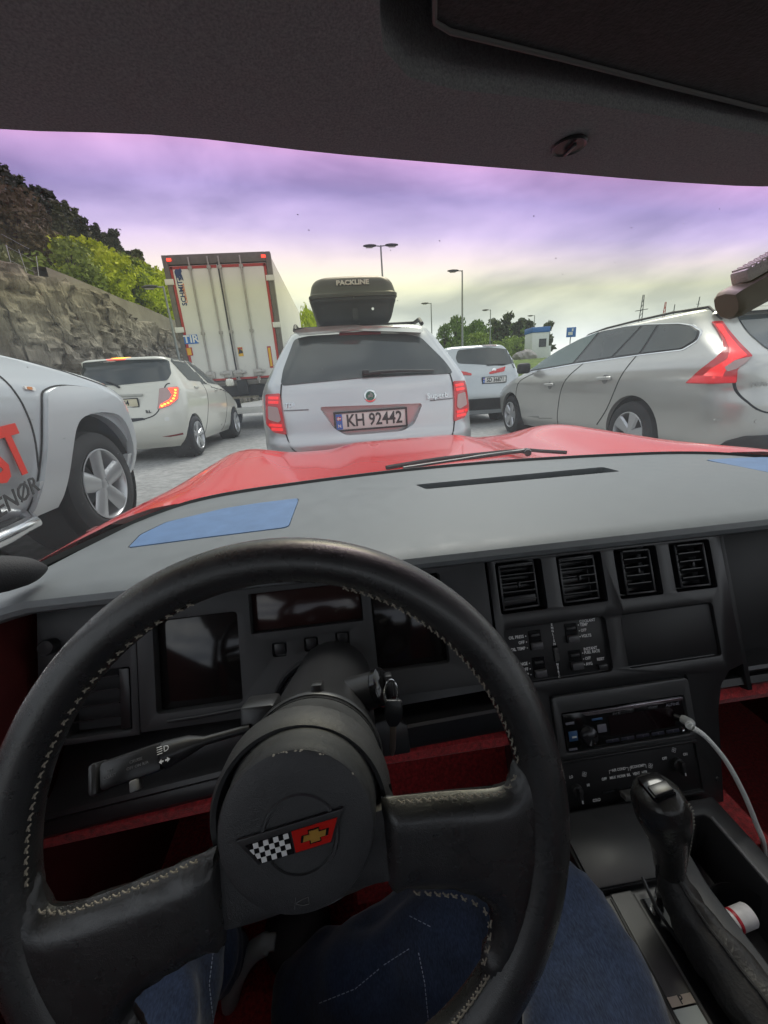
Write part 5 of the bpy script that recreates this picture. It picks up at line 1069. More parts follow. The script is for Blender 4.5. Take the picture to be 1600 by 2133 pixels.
# passenger side: dark recess, ledge, carpet
fbox('passenger_fascia', .574, 1.03, -.212, .0, -.075, -.060, M_PLAS2, CAR); MB().prism([(-.06, -.214), (-.005, -.216), (-.002, -.212), (-.004, -.207), (-.06, -.204)], lambda h, b, l: FP(.574 + l, b, h), .456).obj('passenger_ledge', M_PLAS, CAR)
sweep_x('passenger_lower', [(-.03, -.214), (-.006, -.222), (-.004, -.232), (-.03, -.236)], .520, 1.03, M_PLAS, CAR); sweep_x('carpet_roll', [(-.04, -.236), (-.012, -.238), (-.006, -.250), (-.015, -.260), (-.06, -.262)], .524, 1.03, M_CARPET, CAR)
fbox('stack_cheek', .570, .578, -.24, .0, -.075, -.001, M_PLAS2, CAR)
# footwells, floor, doors, console body
MB().box((.28, .80, .40), (1.62, .03, .72)).obj('firewall', M_DKRED, CAR); MB().box((.28, .05, .085), (1.62, 1.66, .03)).obj('floor_carpet', M_CARPET, CAR)
MB().box((-.475, .05, .41), (.05, 1.50, .68)).obj('door_card', M_DKRED, CAR, bevel=.02); MB().box((1.045, .05, .41), (.05, 1.50, .68)).obj('door_card', M_DKRED, CAR, bevel=.02)
MB().box((.272, .58, .20), (.02, .42, .30)).obj('tunnel_side', M_CARPET, CAR); MB().box((.50, .54, .22), (.03, .50, .34)).obj('tunnel_side', M_CARPET, CAR)
MB().box((.10, .58, .20), (.30, .30, .2), Matrix.Rotation(-.6, 3, 'X')).obj('toe_board', M_CARPET, CAR)
for a0, a1 in ((-.06, .04), (.09, .15)): MB().box(((a0 + a1) / 2, .60, .25), (a1 - a0, .02, .07), Matrix.Rotation(-.5, 3, 'X')).obj('pedal', M_RUB, CAR, bevel=.005)
cz_ = .418
cb = MB().box((.353, .085, (cz_ + .10) / 2), (.232, .505, cz_ - .10)).mesh('centre_console', 0)
cb = boolean_cut(cb, [MB().prism(rpoly([(.378, .06), (.440, .06), (.440, .318), (.388, .318), (.374, .25)], .008), lambda a, b, h: V((a, b, .33 + h)), .2), MB().prism(rect(.246, .345, -.06, .262, .004), lambda a, b, h: V((a, b, .409 + h)), .1)])
bm = bmesh.new(); bm.from_mesh(cb); es = [e for e in bm.edges if len(e.link_faces) == 2 and e.calc_face_angle(0) > .9]; bmesh.ops.bevel(bm, geom=es, offset=.003, segments=3, affect='EDGES', profile=.5, clamp_overlap=True); bm.to_mesh(cb); bm.free(); cb.polygons.foreach_set('use_smooth', [True] * len(cb.polygons)); cb.set_sharp_from_angle(angle=radians(30))
con = link('centre_console', cb, mat('console_plastic', (.038, .038, .040), .36, var=.15, vs=18, bump=.3, bs=900, bdist=.0005, rvar=.1), CAR)
MB().tube([(.4415, .06, .4195), (.4415, .312, .4195)], .0022, 8).obj('bin_rim', mat('rim_grey', (.16, .16, .165), .45), con)
MB().prism([(.240, .345), (.36, .345), (.36, .262), (.240, .262)], lambda a, b, h: V((a, b, .419 + h - .02 * 0)), .004).obj('ashtray_lid', mat('ashtray', (.034, .035, .037), .38, rvar=.12, vs=10, var=.1), con, bevel=.0015)
cc = V((.408, .222, .336)); MB().lathe([(.036, 0), (.038, .004), (.040, .052), (.0375, .056), (.036, .052), (.034, .005), (.0001, .003)], cc, (0, 0, 1), 40).obj('cup_holder', M_PLAS, con)
# shifter quadrant
MB().box((.2935, .10, .4105), (.094, .318, .003)).obj('shift_plate', mat('shift_plate', (.13, .13, .13), .42, var=.1), con)
gi = MB().box((.272, .10, .4125), (.030, .312, .002)).obj('gear_strip', M_PLAS2, con)
MB().box((.272, .065, .4140), (.0245, .21, .001)).obj('strip_window', mat('strip_pale', (.42, .47, .47), .3), gi); MB().box((.272, .2165, .4140), (.0245, .085, .001)).obj('strip_dark', M_PLAS, gi)
MB().box((.272, .1745, .4150), (.0245, .0065, .0008)).obj('gear_pointer', mat('pointer_cream', (.5, .42, .36), .5), gi)
M_GL = mat('gear_letter', (.68, .70, .70), .5)
for s, y in (('P', .1745), ('R', .150), ('N', .130), ('D', .109), ('D', .089), ('2', .069), ('1', .05)): text('lettering', s, .0085, M_GL if s != 'P' else M_INK, (.272, y, .4156), (1, 0, 0), (0, 1, 0), gi, ext=.0001, bold=.0002)
for x0, x1, y0, y1 in ((.266, .278, .1150, .1158), (.266, .278, .1030, .1038), (.266, .2668, .103, .1158), (.2772, .278, .103, .1158)): MB().box(((x0 + x1) / 2, (y0 + y1) / 2, .4152), (x1 - x0, y1 - y0, .0006)).obj('overdrive_frame', M_GL, gi)
MB().box((.309, .10, .4125), (.038, .30, .003)).obj('shift_slot', M_GLOSS, con)
# unseen cabin behind the driver, added to cut light from behind: bulkhead, hoop, seats
MB().box((.28, -.76, .48), (1.50, .05, .76)).obj('unseen_bulkhead', M_CARPET, CAR)
for x in (-.47, 1.03): MB().tube([(x, -.66, .30), (x, -.68, .80), (x * .93 + .02, -.60, 1.16)], [.06, .05, .04], 12).obj('unseen_roof_hoop', M_TRIMG, CAR)
for xs_, nm in ((-.06, 'driver_seat'), (.72, 'passenger_seat')):
    st_ = part(nm, CAR); mb_ = MB().box((xs_, -.10, .24), (.44, .50, .16)).obj('seat_cushion', M_HUB, st_, bevel=.05, seg=4)
    MB().box((xs_, -.47, .56), (.46, .14, .66), Matrix.Rotation(.22, 3, 'X')).obj('backrest', M_HUB, st_, bevel=.05, seg=4)
    for sd_ in (-1, 1): MB().box((xs_ + sd_ * .205, -.08, .30), (.07, .42, .12)).obj('seat_bolster', M_HUB, st_, bevel=.03, seg=3)
# unseen side glass and hatch pane, added to trim light into the cabin
def tint_glass(name, c):
    g = bpy.data.materials.new(name); g.use_nodes = True; t = g.node_tree; t.nodes.clear(); o_ = t.nodes.new('ShaderNodeOutputMaterial'); a_ = t.nodes.new('ShaderNodeBsdfTransparent'); a_.inputs[0].default_value = (*c, 1); b_ = t.nodes.new('ShaderNodeBsdfGlossy'); b_.inputs['Roughness'].default_value = .02; x_ = t.nodes.new('ShaderNodeMixShader'); x_.inputs[0].default_value = .05
    t.links.new(a_.outputs[0], x_.inputs[1]); t.links.new(b_.outputs[0], x_.inputs[2]); t.links.new(x_.outputs[0], o_.inputs[0]); return g
M_SG = tint_glass('side_glass', (.93, .94, .92)); M_HG = tint_glass('hatch_glass', (.88, .88, .86))
for x, s_ in ((-.49, 1), (1.05, -1)): MB().add([(x, .44, .76), (x, -.66, .76), (x + s_ * .06, -.60, 1.16), (x + s_ * .045, .10, 1.13), (x + s_ * .02, .24, .98)], [(0, 1, 2, 3, 4)]).obj('side_window', M_SG, CAR, smooth=0)
MB().add([(-.45, -.74, 1.17), (1.01, -.74, 1.17), (1.01, -.80, .86), (-.45, -.80, .86)], [(0, 1, 2, 3)]).obj('unseen_hatch_pane', M_HG, CAR, smooth=0)
# boot and knob
sh = part('gear_selector', CAR); M_BOOT = leather('boot_leather', (.028, .027, .027), .45, .4, 300, .0008)
path = spline([(.3065, .244, .480), (.311, .232, .462), (.317, .205, .447), (.328, .155, .436), (.342, .09, .426), (.352, .02, .415)], 5)
mb = MB(); R_ = []
for i, p in enumerate(path):
    q = i / (len(path) - 1); w = .013 + .024 * q ** 1.35; hh = .014 + .018 * q; ring = []
    for k in range(24):
        a = 2 * pi * k / 24; rr = 1 + .07 * sin(a * 3 + i * .35) + .05 * sin(a * 5 + i * .8) + .06 * sin(i * 2.1 + a * .7); ring.append(V((p.x + w * cos(a) * rr, p.y, p.z + hh * sin(a) * rr - (.01 if sin(a) < 0 else 0))))
    R_.append(ring)
mb.grid(R_, True); mb.f.append(tuple(range(23, -1, -1))); mb.obj('boot', M_BOOT, sh, smooth=60)
MB().tube([R_[i][7] + V((.0005, 0, .0012)) for i in range(len(R_))], .0016, 6).obj('boot_seam', M_BOOT, sh)
MB().tube(spline([(.300, .262, .428), (.297, .235, .424), (.302, .205, .420), (.312, .18, .418)], 5), [.002] * 16, 6).obj('boot_lace', M_PLAS, sh)
kb = [(.3085, .243, .476), (.3065, .2435, .490), (.303, .2445, .510), (.298, .247, .532), (.293, .2495, .552), (.289, .252, .570), (.286, .2535, .583), (.284, .2545, .590)]
wr = [(.0135, .0145), (.0145, .016), (.0160, .018), (.0200, .022), (.0245, .0265), (.0255, .0275), (.0215, .0225), (.0120, .0125)]
mb = MB(); R_ = []; ks = spline(kb, 4); ax_ = (V(kb[-1]) - V(kb[0])).normalized(); u_ = V((1, 0, 0)); u_ = (u_ - ax_ * u_.dot(ax_)).normalized(); v_ = ax_.cross(u_)
for i, p in enumerate(ks):
    t_ = i / 4; j = min(int(t_), 6); f_ = t_ - j; a_, b_ = [wr[j][q] * (1 - f_) + wr[j + 1][q] * f_ for q in (0, 1)]
    R_.append([p + u_ * a_ * cos(2 * pi * k / 28) + v_ * b_ * sin(2 * pi * k / 28) for k in range(28)])
mb.grid(R_, True); mb.f.append(tuple(range(27, -1, -1))); o0 = (len(ks) - 1) * 28; mb.f.append(tuple(o0 + k for k in range(28))); mb.obj('knob', leather('knob_leather', (.022, .022, .022), .22, .35, 300, .0006), sh, smooth=60)
top = V(kb[-1]); Mk = Matrix((u_, v_, ax_)).transposed()
MB().box(top + ax_ * .000 - v_ * .000, (.024, .026, .008), Mk).obj('knob_top', M_GLOSS, sh, bevel=.003); MB().box(top + ax_ * .004 - v_ * .006, (.020, .011, .005), Mk).obj('knob_button', M_PLAS, sh, bevel=.0012)
mb = MB()
for i in range(6, len(ks) - 6, 1): 
    c = ks[i] + u_ * (R_[i][0] - ks[i]).length * .80 - v_ * (R_[i][7] - ks[i]).length * .62; mb.cyl(c - ax_ * .0014 - u_ * .0016, c + ax_ * .0014 + u_ * .0016, .0007, 5)
tag(mb.obj('stitching', mat('thread_grey', (.20, .19, .18), .8), sh), kind='stuff')
MB().cyl((.3075, .2435, .42), (.3085, .243, .482), .006, 12).obj('lever', M_CHROME, sh)

# ---- steering wheel
WC = V((-.0605, .1819, .7317)); wt, ws0 = .4129, -.0263
WU = V((cos(ws0), sin(ws0), 0)); WV = V((-sin(ws0) * sin(wt), cos(ws0) * sin(wt), cos(wt))); WN = V((sin(ws0) * cos(wt), -cos(ws0) * cos(wt), sin(wt)))
def WP(a, b, h): return WC + WU * a + WV * b + WN * h
SW = part('steering_wheel', CAR)
mb = MB(); R_ = []
for i in range(120):
    t_ = 2 * pi * i / 120; rr = .172; R_.append([WP((rr + .0156 * cos(2 * pi * k / 24)) * cos(t_), (rr + .0156 * cos(2 * pi * k / 24)) * sin(t_), .0156 * sin(2 * pi * k / 24)) for k in range(24)])
R_.append(R_[0]); mb.grid(R_, True); mb.obj('rim', M_LEATH, SW, smooth=0).data.polygons.foreach_set('use_smooth', [True] * (120 * 24))
spL = [(-.043, -.006), (-.0525, -.0096), (-.078, -.0169), (-.1064, -.0234), (-.1326, -.0286), (-.147, -.029), (-.1525, -.0215), (-.156, -.008), (-.168, -.005), (-.172, -.03), (-.163, -.065), (-.143, -.101), (-.118, -.126), (-.098, -.136), (-.089, -.127), (-.0945, -.108), (-.1015, -.0935), (-.094, -.0835), (-.0734, -.0737), (-.0524, -.0659), (-.043, -.062)]
spR = [(.062, .009), (.0705, .008), (.1062, .0065), (.139, .0044), (.149, .0085), (.154, .020), (.166, .022), (.172, .0), (.168, -.04), (.153, -.078), (.134, -.104), (.118, -.112), (.1175, -.097), (.1240, -.0848), (.1265, -.0700), (.1205, -.0610), (.1059, -.0532), (.0902, -.0495), (.073, -.0471), (.062, -.045)]
def cushion(poly, h0, h1, rnd_, name, m, parent, res=.012):
    """soft slab: thickness swells away from the outline"""
    bm = bmesh.new(); bm.faces.new([bm.verts.new((a, b, 0)) for a, b in poly])
    for ax in (0, 1):
        lo = min(p[ax] for p in poly); hi = max(p[ax] for p in poly); k = lo + res
        while k < hi: co = [0, 0, 0]; co[ax] = k; no = [0, 0, 0]; no[ax] = 1; bmesh.ops.bisect_plane(bm, geom=bm.verts[:] + bm.edges[:] + bm.faces[:], plane_co=co, plane_no=no, dist=1e-6); k += res
    n = len(poly)
    def dist(x, y):
        d = 9
        for i in range(n):
            ax_, ay = poly[i]; bx, by = poly[(i + 1) % n]; vx, vy = bx - ax_, by - ay; L2_ = vx * vx + vy * vy; t_ = max(0, min(1, ((x - ax_) * vx + (y - ay) * vy) / L2_)) if L2_ else 0; d = min(d, hypot(x - ax_ - t_ * vx, y - ay - t_ * vy))
        return d
    bmesh.ops.triangulate(bm, faces=[f for f in bm.faces if len(f.verts) > 4])
    vs = [(v.co.x, v.co.y) for v in bm.verts]; bm.verts.index_update(); fs = [tuple(v.index for v in f.verts) for f in bm.faces]; bm.free(); mb = MB(); mid_ = (h0 + h1) / 2; T = []
    for x, y in vs: q = min(1, dist(x, y) / rnd_); T.append((h1 - mid_) * sqrt(max(0, 1 - (1 - q) ** 2)))
    mb.add([WP(x, y, mid_ + t_) for (x, y), t_ in zip(vs, T)], fs); o = len(mb.v); mb.add([WP(x, y, mid_ - t_) for (x, y), t_ in zip(vs, T)], [f[::-1] for f in fs])
    return mb.obj(name, m, parent, smooth=60)
for q in (spL, spR): cushion([(p.x, p.y) for p in spline([(a, b, 0) for a, b in q] + [(q[0][0], q[0][1], 0)], 4)][:-1], -.013, .011, .013, 'spoke', M_LEATH, SW, .006)
# stitches along the inner seam of rim and spokes
M_THR = mat('thread', (.27, .24, .195), .85); mb = MB()
def stitches(pts, h, step=.0052, ln=.0042, wv=.0022):
    L_ = 0; P = [V((a, b)) for a, b in pts]
    for i in range(len(P) - 1):
        d = P[i + 1] - P[i]; n_ = max(1, int(d.length / step))
        for k in range(n_):
            c = P[i] + d * ((k + .5) / n_); u_ = d.normalized(); v_ = V((-u_.y, u_.x)); mb.tube([WP(*(c - u_ * ln * .5 + v_ * wv * .5), h), WP(*(c + v_ * .0002), h + .0011), WP(*(c + u_ * ln * .5 - v_ * wv * .5), h)], .00055, 5)
            mb.tube([WP(*(c - u_ * ln * .1 - v_ * wv * .5), h - .0003), WP(*(c + u_ * ln * .5 + v_ * wv * .4), h + .0004)], .0005, 5)
def arc(r, a0, a1, n=40): return [(r * cos(radians(a0 + (a1 - a0) * i / n)), r * sin(radians(a0 + (a1 - a0) * i / n))) for i in range(n + 1)]
stitches(arc(.1570, 8, 72, 30), .0065); stitches(arc(.1570, 152, 184, 14), .0065, step=.008); stitches(arc(.1570, 108, 152, 16), .0065, step=.008)
stitches([(-.150, -.0235), (-.1326, -.0272), (-.1064, -.022), (-.078, -.0155), (-.054, -.008)], .008); stitches([(.072, .0093), (.1062, .0078), (.139, .0058), (.1485, .0105), (.1525, .018)], .008)
stitches([(.076, -.0485), (.0902, -.051), (.1059, -.0547), (.1195, -.0622), (.1253, -.0700), (.1228, -.0848), (.117, -.098)], .004); stitches(arc(.1565, -40, -66, 16), .006)
tag(mb.obj('stitching', M_THR, SW), kind='stuff')
# hub shell and horn pad
HC = (.009, .0066)
shell = []
for i in range(31): a = radians(198 - 216 * i / 30); shell.append((.005 + .0585 * cos(a), .000 + .0585 * sin(a)))
shell = [(.008 + .050 * cos(radians(176 - 172 * i / 30)), .050 * sin(radians(176 - 172 * i / 30))) for i in range(31)] + [(.0700, .0075), (.0722, -.020), (.0728, -.0463), (.035, -.0520), (-.0039, -.0571), (-.0499, -.0627), (-.0515, -.03), (-.0515, -.0096)]
cushion(shell, -.034, .002, .008, 'hub_shell', M_HUB, SW, .007)
padw = MB().lathe([(.0001, .0185), (.033, .0185), (.0450, .0178), (.0470, .0168), (.0482, .0148), (.0490, .006), (.0497, -.006), (.0520, -.016)], WP(HC[0], HC[1], 0), WN, 72).obj('horn_pad', M_HUB, SW, smooth=30)
MB().lathe([(.0530, -.017), (.0560, -.0080), (.0588, -.0070), (.0612, -.0110), (.0628, -.030)], WP(.0070, -.0005, 0), WN, 72).obj('hub_ring', M_HUB, SW, smooth=40)
mb = MB(); rc = random.Random(9)
for i in range(16):
    a = radians(rc.gauss(88, 22)); r0 = .0466 + rc.random() * .0012; c = WP(HC[0] + r0 * cos(a), HC[1] + r0 * sin(a), .0174); tn = WU * -sin(a) + WV * cos(a); rd_ = WU * cos(a) + WV * sin(a); q = rc.uniform(.0004, .0013); mb.add([c - tn * q + WN * .0006, c - rd_ * q * .5 + WN * .0007, c + tn * q * .8 + WN * .0006, c + rd_ * q * .35 + WN * .0002], [(0, 1, 2, 3)])
tag(mb.obj('wear_chips', mat('chip_cream', (.50, .46, .38), .8), SW, smooth=0), kind='stuff')
EH = .0188; EC = WP(HC[0] + .0023, HC[1] - .0018, 0)
em = part('emblem', SW)
MB().lathe([(.0214, 0), (.0218, .0013), (.0234, .0013), (.0240, 0)], EC + WN * EH, WN, 56).obj('emblem_ring', M_HUB, em)
er = radians(8.7); EU = WU * cos(er) + WV * sin(er); EV = -WU * sin(er) + WV * cos(er)
def EP(a, b, h): return EC + (EU * a + EV * b) * 1.05 - EU * .0038 + WN * (EH + h)
bar = [(-.0315, .0085), (.0315, .0085), (.0215, -.0075), (-.0215, -.0075)]
MB().prism(bar, EP, .0022).obj('emblem_bar', M_PLAS, em, bevel=.0005)
MB().prism([(-.0265, .0050), (-.0010, .0050), (-.0010, -.0066), (-.0196, -.0066)], lambda a, b, h: EP(a, b, .0023 + h), .0003).obj('checker_field', M_GLOSS, em)
MB().prism([(.0002, .0050), (.0272, .0050), (.0205, -.0066), (.0002, -.0066)], lambda a, b, h: EP(a, b, .0023 + h), .0004).obj('red_field', mat('enamel_red', (.50, .012, .008), .2, coat=.6), em)
M_CHK = mat('checker_white', (.75, .75, .74), .35)
for r in range(4):
    for c in range(9):
        if (r + c) % 2: continue
        x1 = -.0018 - c * .0029; x0 = x1 - .0029; y1 = .0048 - r * .0028; y0 = y1 - .0028; lim = lambda y: -.0265 + (.0050 - y) * .59
        if x1 < lim(y0) + .0006: continue
        x0a, x0b = max(x0, lim(y1) + .0003), max(x0, lim(y0) + .0003)
        MB().prism([(x0b, y0), (x1, y0), (x1, y1), (min(x0a, x1 - .0002), y1)], lambda a, b, h: EP(a, b, .0026 + h), .00025).obj('checker_square', M_CHK, em, smooth=0)
bt = lambda s, dx=.0125, dy=-.0006: [(dx + x * s, dy + y * s) for x, y in ((-.0075, -.0016), (-.0030, -.0016), (-.0030, -.0034), (.0028, -.0034), (.0028, -.0016), (.0066, -.0016), (.0078, .0016), (.0030, .0016), (.0030, .0034), (-.0028, .0034), (-.0028, .0016), (-.0064, .0016))]
MB().prism(bt(1.14), lambda a, b, h: EP(a, b, .0027 + h), .0002).obj('bowtie_outline', M_GLOSS, em, smooth=0); MB().prism(bt(.92), lambda a, b, h: EP(a, b, .0029 + h), .0003).obj('bowtie', mat('enamel_gold', (.55, .30, .06), .3, .4), em, smooth=0)
hs = MB(); hc = WP(.0091, -.0326, .0186)      # small moulded horn sign
for a0, b0, a1, b1 in ((-.004, -.003, -.003, .003), (-.003, 0, .001, .0015), (.001, .0015, .0045, .0025), (.0045, .0025, .0048, -.0015), (.0048, -.0015, .001, -.0018), (.001, -.0018, -.003, -.0004)): hs.tube([hc + WU * a0 + WV * b0, hc + WU * a1 + WV * b1], .00025, 5)
hs.obj('horn_sign', mat('moulded_grey', (.10, .10, .10), .6), SW)
# column
dirc = -WN; pc0 = WP(.0085, -.001, -.03)
col = part('steering_column', CAR)
MB().lathe([(.0600, 0), (.0590, .008), (.057, .012), (.056, .034), (.054, .036)], pc0, dirc, 56).obj('column_collar', M_HUB, col)
MB().lathe([(.0565, .034), (.0555, .045), (.0530, .07), (.0525, .13), (.051, .2), (.051, .30)], pc0, dirc, 48).obj('column_shroud', M_PLAS, col)
MB().lathe([(.0570, .040), (.0580, .042), (.0580, .045), (.0565, .047)], pc0, dirc, 56).obj('column_ring', M_PLAS, col)
tb_ = pc0 + dirc * .050 + WV * .0560 + WU * .006; MB().box(tb_, (.010, .014, .014), Matrix((WU, -WN, WV)).transposed()).obj('hazard_tab', M_PLAS, col, bevel=.002)
lk0 = pc0 + dirc * .10 + WV * .030 + WU * .035; lkd = (WU * .80 + WV * .28 - dirc * .35).normalized()
MB().tube([lk0 - lkd * .02, lk0 + lkd * .026], [.0195, .0165], 24).obj('lock_barrel', M_PLAS, col); MB().lathe([(.0165, 0), (.018, .002), (.018, .007), (.0135, .010), (.0001, .010)], lk0 + lkd * .026, lkd, 28).obj('lock_bezel', M_GLOSS, col)
kq = lk0 + lkd * .040; MB().box(kq, (.007, .020, .014), Matrix((WU, WV, WN)).transposed()).obj('lock_lever', M_PLAS, col, bevel=.002)
MB().box(pc0 + dirc * .060 - WU * .046 + WV * .036, (.03, .03, .03), Matrix((WU, -WN, WV)).transposed()).obj('stalk_housing', M_PLAS, col, bevel=.004)
# multifunction stalk
def onw(px, py, h):
    r = ray(px, py); q = WC + WN * h; return CAM + r * ((q - CAM).dot(WN) / r.dot(WN))
s0, s1, s2, s3 = onw(200, 1622, -.062), onw(345, 1572, -.066), onw(395, 1552, -.068), onw(520, 1517, -.074)
stk = part('turn_stalk', CAR); MB().tube([s1, s2, s2.lerp(s3, .25), s3], [.0105, .0075, .0035, .0032], 14).obj('stalk_stem', M_PLAS, stk)
dx_ = (s1 - s0).normalized(); nz_ = (CAM - s0); nz_ = (nz_ - dx_ * nz_.dot(dx_)).normalized(); dy_ = nz_.cross(dx_); Ms = Matrix((dx_, dy_, nz_)).transposed(); Ls = (s1 - s0).length
MB().box(s0.lerp(s1, .56), (Ls * .88, .0205, .018), Ms).obj('stalk_body', M_PLAS, stk, bevel=.004); MB().box(s0.lerp(s1, .05), (Ls * .13, .0225, .020), Ms).obj('stalk_button', M_PLAS, stk, bevel=.003)
f0 = s0.lerp(s1, .55) + nz_ * .0095
def slab_(s, a, b, sz, al='CENTER'): text('lettering', s, sz, mat('stalk_ink', (.16, .16, .17), .5), f0 + dx_ * a + dy_ * b, dx_, dy_, stk, ext=.00008, align=al)
slab_('CRUISE', .006, .0030, .0030); slab_('OFF ON R/A', .007, -.0010, .0030); slab_('SET', -.0135, .0020, .0030); slab_('COAST', -.0135, -.0018, .0030)
bo = s1.lerp(s2, .2) + nz_ * .0108; slab2 = lambda s, a, b, sz: text('lettering', s, sz, M_INKW, bo + dx_ * a + dy_ * b, dx_, dy_, stk, ext=.00008)
slab2('D', .002, .004, .006)
for k in range(4): MB().tube([bo + dx_ * -.005 + dy_ * (.0065 - k * .0016), bo + dx_ * -.001 + dy_ * (.0065 - k * .0016)], .0002, 4).obj('symbol', M_INKW, stk)
for sg_ in (-1, 1): MB().prism([(0, .0006), (.0015, .0006), (.0015, .0018), (.0036, 0), (.0015, -.0018), (.0015, -.0006), (0, -.0006)], lambda a, b, h: bo + dx_ * (sg_ * (a + .0006)) + dy_ * (b - .004) + nz_ * h, .0001).obj('symbol', M_INKW, stk)
sld = s0.lerp(s1, .62) + nz_ * .006 - dy_ * .0135; MB().box(sld, (.0055, .008, .011), Ms).obj('cruise_slider', mat('slider_pale', (.16, .16, .16), .35), stk, bevel=.0012)
# ---- rear view mirror
rm = part('rear_view_mirror', CAR); YM = .38; e0 = ony(1526, 627, YM); e1 = ony(1720, 520, YM); ax_ = (e1 - e0).normalized(); up_ = (V((0, 0, 1)) - ax_ * ax_.z).normalized(); fw_ = ax_.cross(up_)
prof = [(.78 * a_, .72 * b_) for a_, b_ in [(.020, .010), (.0205, -.002), (.019, -.011), (.014, -.019), (.004, -.0235), (-.008, -.022), (-.016, -.014), (-.018, -.002), (-.016, .012), (.0, .017), (.014, .016)]]
mb = MB(); R_ = []
for q, s in ((-.006, .80), (-.003, .96), (.0, 1), (.09, 1), (.185, 1), (.19, .8)): R_.append([e0 + ax_ * q - fw_ * (-a * s) * -1 + up_ * b * s for a, b in prof])
mb.grid(R_, True); mb.f.append(tuple(range(len(prof)))); mb.f.append(tuple(5 * len(prof) + k for k in range(len(prof)))); mb.obj('mirror_housing', mat('mirror_black', (.30, .27, .19), .5, var=.1), rm)
lb = e0 + ax_ * .075 + up_ * .017; MB().box(lb, (.13, .018, .012), Matrix((ax_, fw_, up_)).transposed()).obj('map_lamp_lens', mat('lens_pale', (.72, .68, .60), .3, bump=.8, bs=500, bdist=.001), rm, bevel=.002)
for k in range(22): MB().box(e0 + ax_ * (.014 + k * .0058) + up_ * .0235, (.0018, .0175, .002), Matrix((ax_, fw_, up_)).transposed()).obj('lens_rib', MATS['lens_pale'], rm)
MB().tube([e0 + ax_ * .10 + fw_ * .0, e0 + ax_ * .10 + V((0, .02, .03)), V((e0.x + .10, .40, 1.10))], .007, 10).obj('mirror_stalk', M_PLAS, rm)
# ================================================================ loose things in the cabin and the driver
def dpt(px, py, d): return CAM + ray(px, py) * (d / FPX)
# key on its ring
k0 = kq + V((.004, -.008, -.004)); ky = thing('car_key', 'black headed car key and steel ring hanging from the ignition lock', 'key', (0, 0, 0))
ringc = onw(815, 1445, -.095); mb = MB(); mb.tube([ringc + (CR * .006 * cos(a) + CU * .0125 * sin(a)) for a in [2 * pi * i / 28 for i in range(29)]], .0011, 8, caps=False); mb.obj('ring', M_CHROME, ky)
h0 = onw(820, 1478, -.097); dn = (onw(818, 1550, -.099) - h0).normalized(); rt = CR
MB().prism(rpoly([(-.0075, .010), (.0075, .010), (.0085, -.004), (.004, -.014), (-.004, -.014), (-.0085, -.004)], .003), lambda a, b, h: h0 + rt * a - dn * b - CF * h, .004).obj('key_head', M_PLAS, ky, bevel=.001)
MB().prism([(-.0028, -.012), (.0028, -.012), (.0028, -.034), (.0012, -.040), (-.0004, -.041), (-.0028, -.036)], lambda a, b, h: h0 + rt * a - dn * b - CF * (h + .001), .0018).obj('key_blade', mat('key_brass', (.33, .27, .22), .38, .7), ky, bevel=.0003)
# charging cable
cbp = [FP(.4470, -.259, .004), FP(.449, -.260, .022), dpt(1437, 1512, .515), dpt(1470, 1535, .505), dpt(1512, 1585, .50), dpt(1548, 1650, .50), dpt(1575, 1715, .505), dpt(1592, 1765, .51), dpt(1596, 1850, .56)]
cb_ = thing('charging_cable', 'white charging cable plugged into the car radio', 'cable', (0, 0, 0)); M_CABLE = mat('cable_white', (.80, .82, .80), .4)
sp_ = spline(cbp, 6); MB().tube(sp_[14:], .0030, 10).obj('cord', M_CABLE, cb_)
pd_ = (dpt(1440, 1513, .515) - FP(.447, -.259, .004)).normalized()
MB().tube([sp_[i] for i in (2, 3, 6, 10, 12)], [.0050, .0062, .0062, .0056, .0050], 14).obj('plug', M_CABLE, cb_)
for i in range(11, 19): MB().tube([sp_[i], sp_[i].lerp(sp_[i + 1], .55)], [.0045 - (i - 11) * .0002, .0044 - (i - 11) * .0002], 10).obj('strain_relief', M_CABLE, cb_)
MB().tube([FP(.444, -.258, .001), sp_[2]], .0035, 10).obj('plug_collar', M_PLAS, cb_)
# small bottle in the cup holder
b0, b1 = V((.362, .2205, .402)), V((.405, .2245, .405)); bx = (b1 - b0).normalized(); bt_ = thing('small_bottle', 'small white bottle with a red band lying in the cup holder', 'bottle', (0, 0, 0)); M_BW = mat('bottle_white', (.72, .73, .71), .35)
MB().lathe([(.0001, .0), (.0072, .0), (.0084, .001), (.0086, .0115), (.0080, .012)], b0, bx, 30).obj('cap', M_BW, bt_); MB().lathe([(.0080, .012), (.0104, .0140), (.0108, .016), (.0108, .040), (.0096, .0422), (.0001, .0425)], b0, bx, 34).obj('bottle_body', mat('bottle_label', (.66, .64, .64), .4, var=.12, vs=90), bt_); MB().lathe([(.0109, .0185), (.0111, .0188), (.0111, .0222), (.0109, .0225)], b0, bx, 34).obj('red_band', mat('band_red', (.45, .012, .025), .4), bt_)
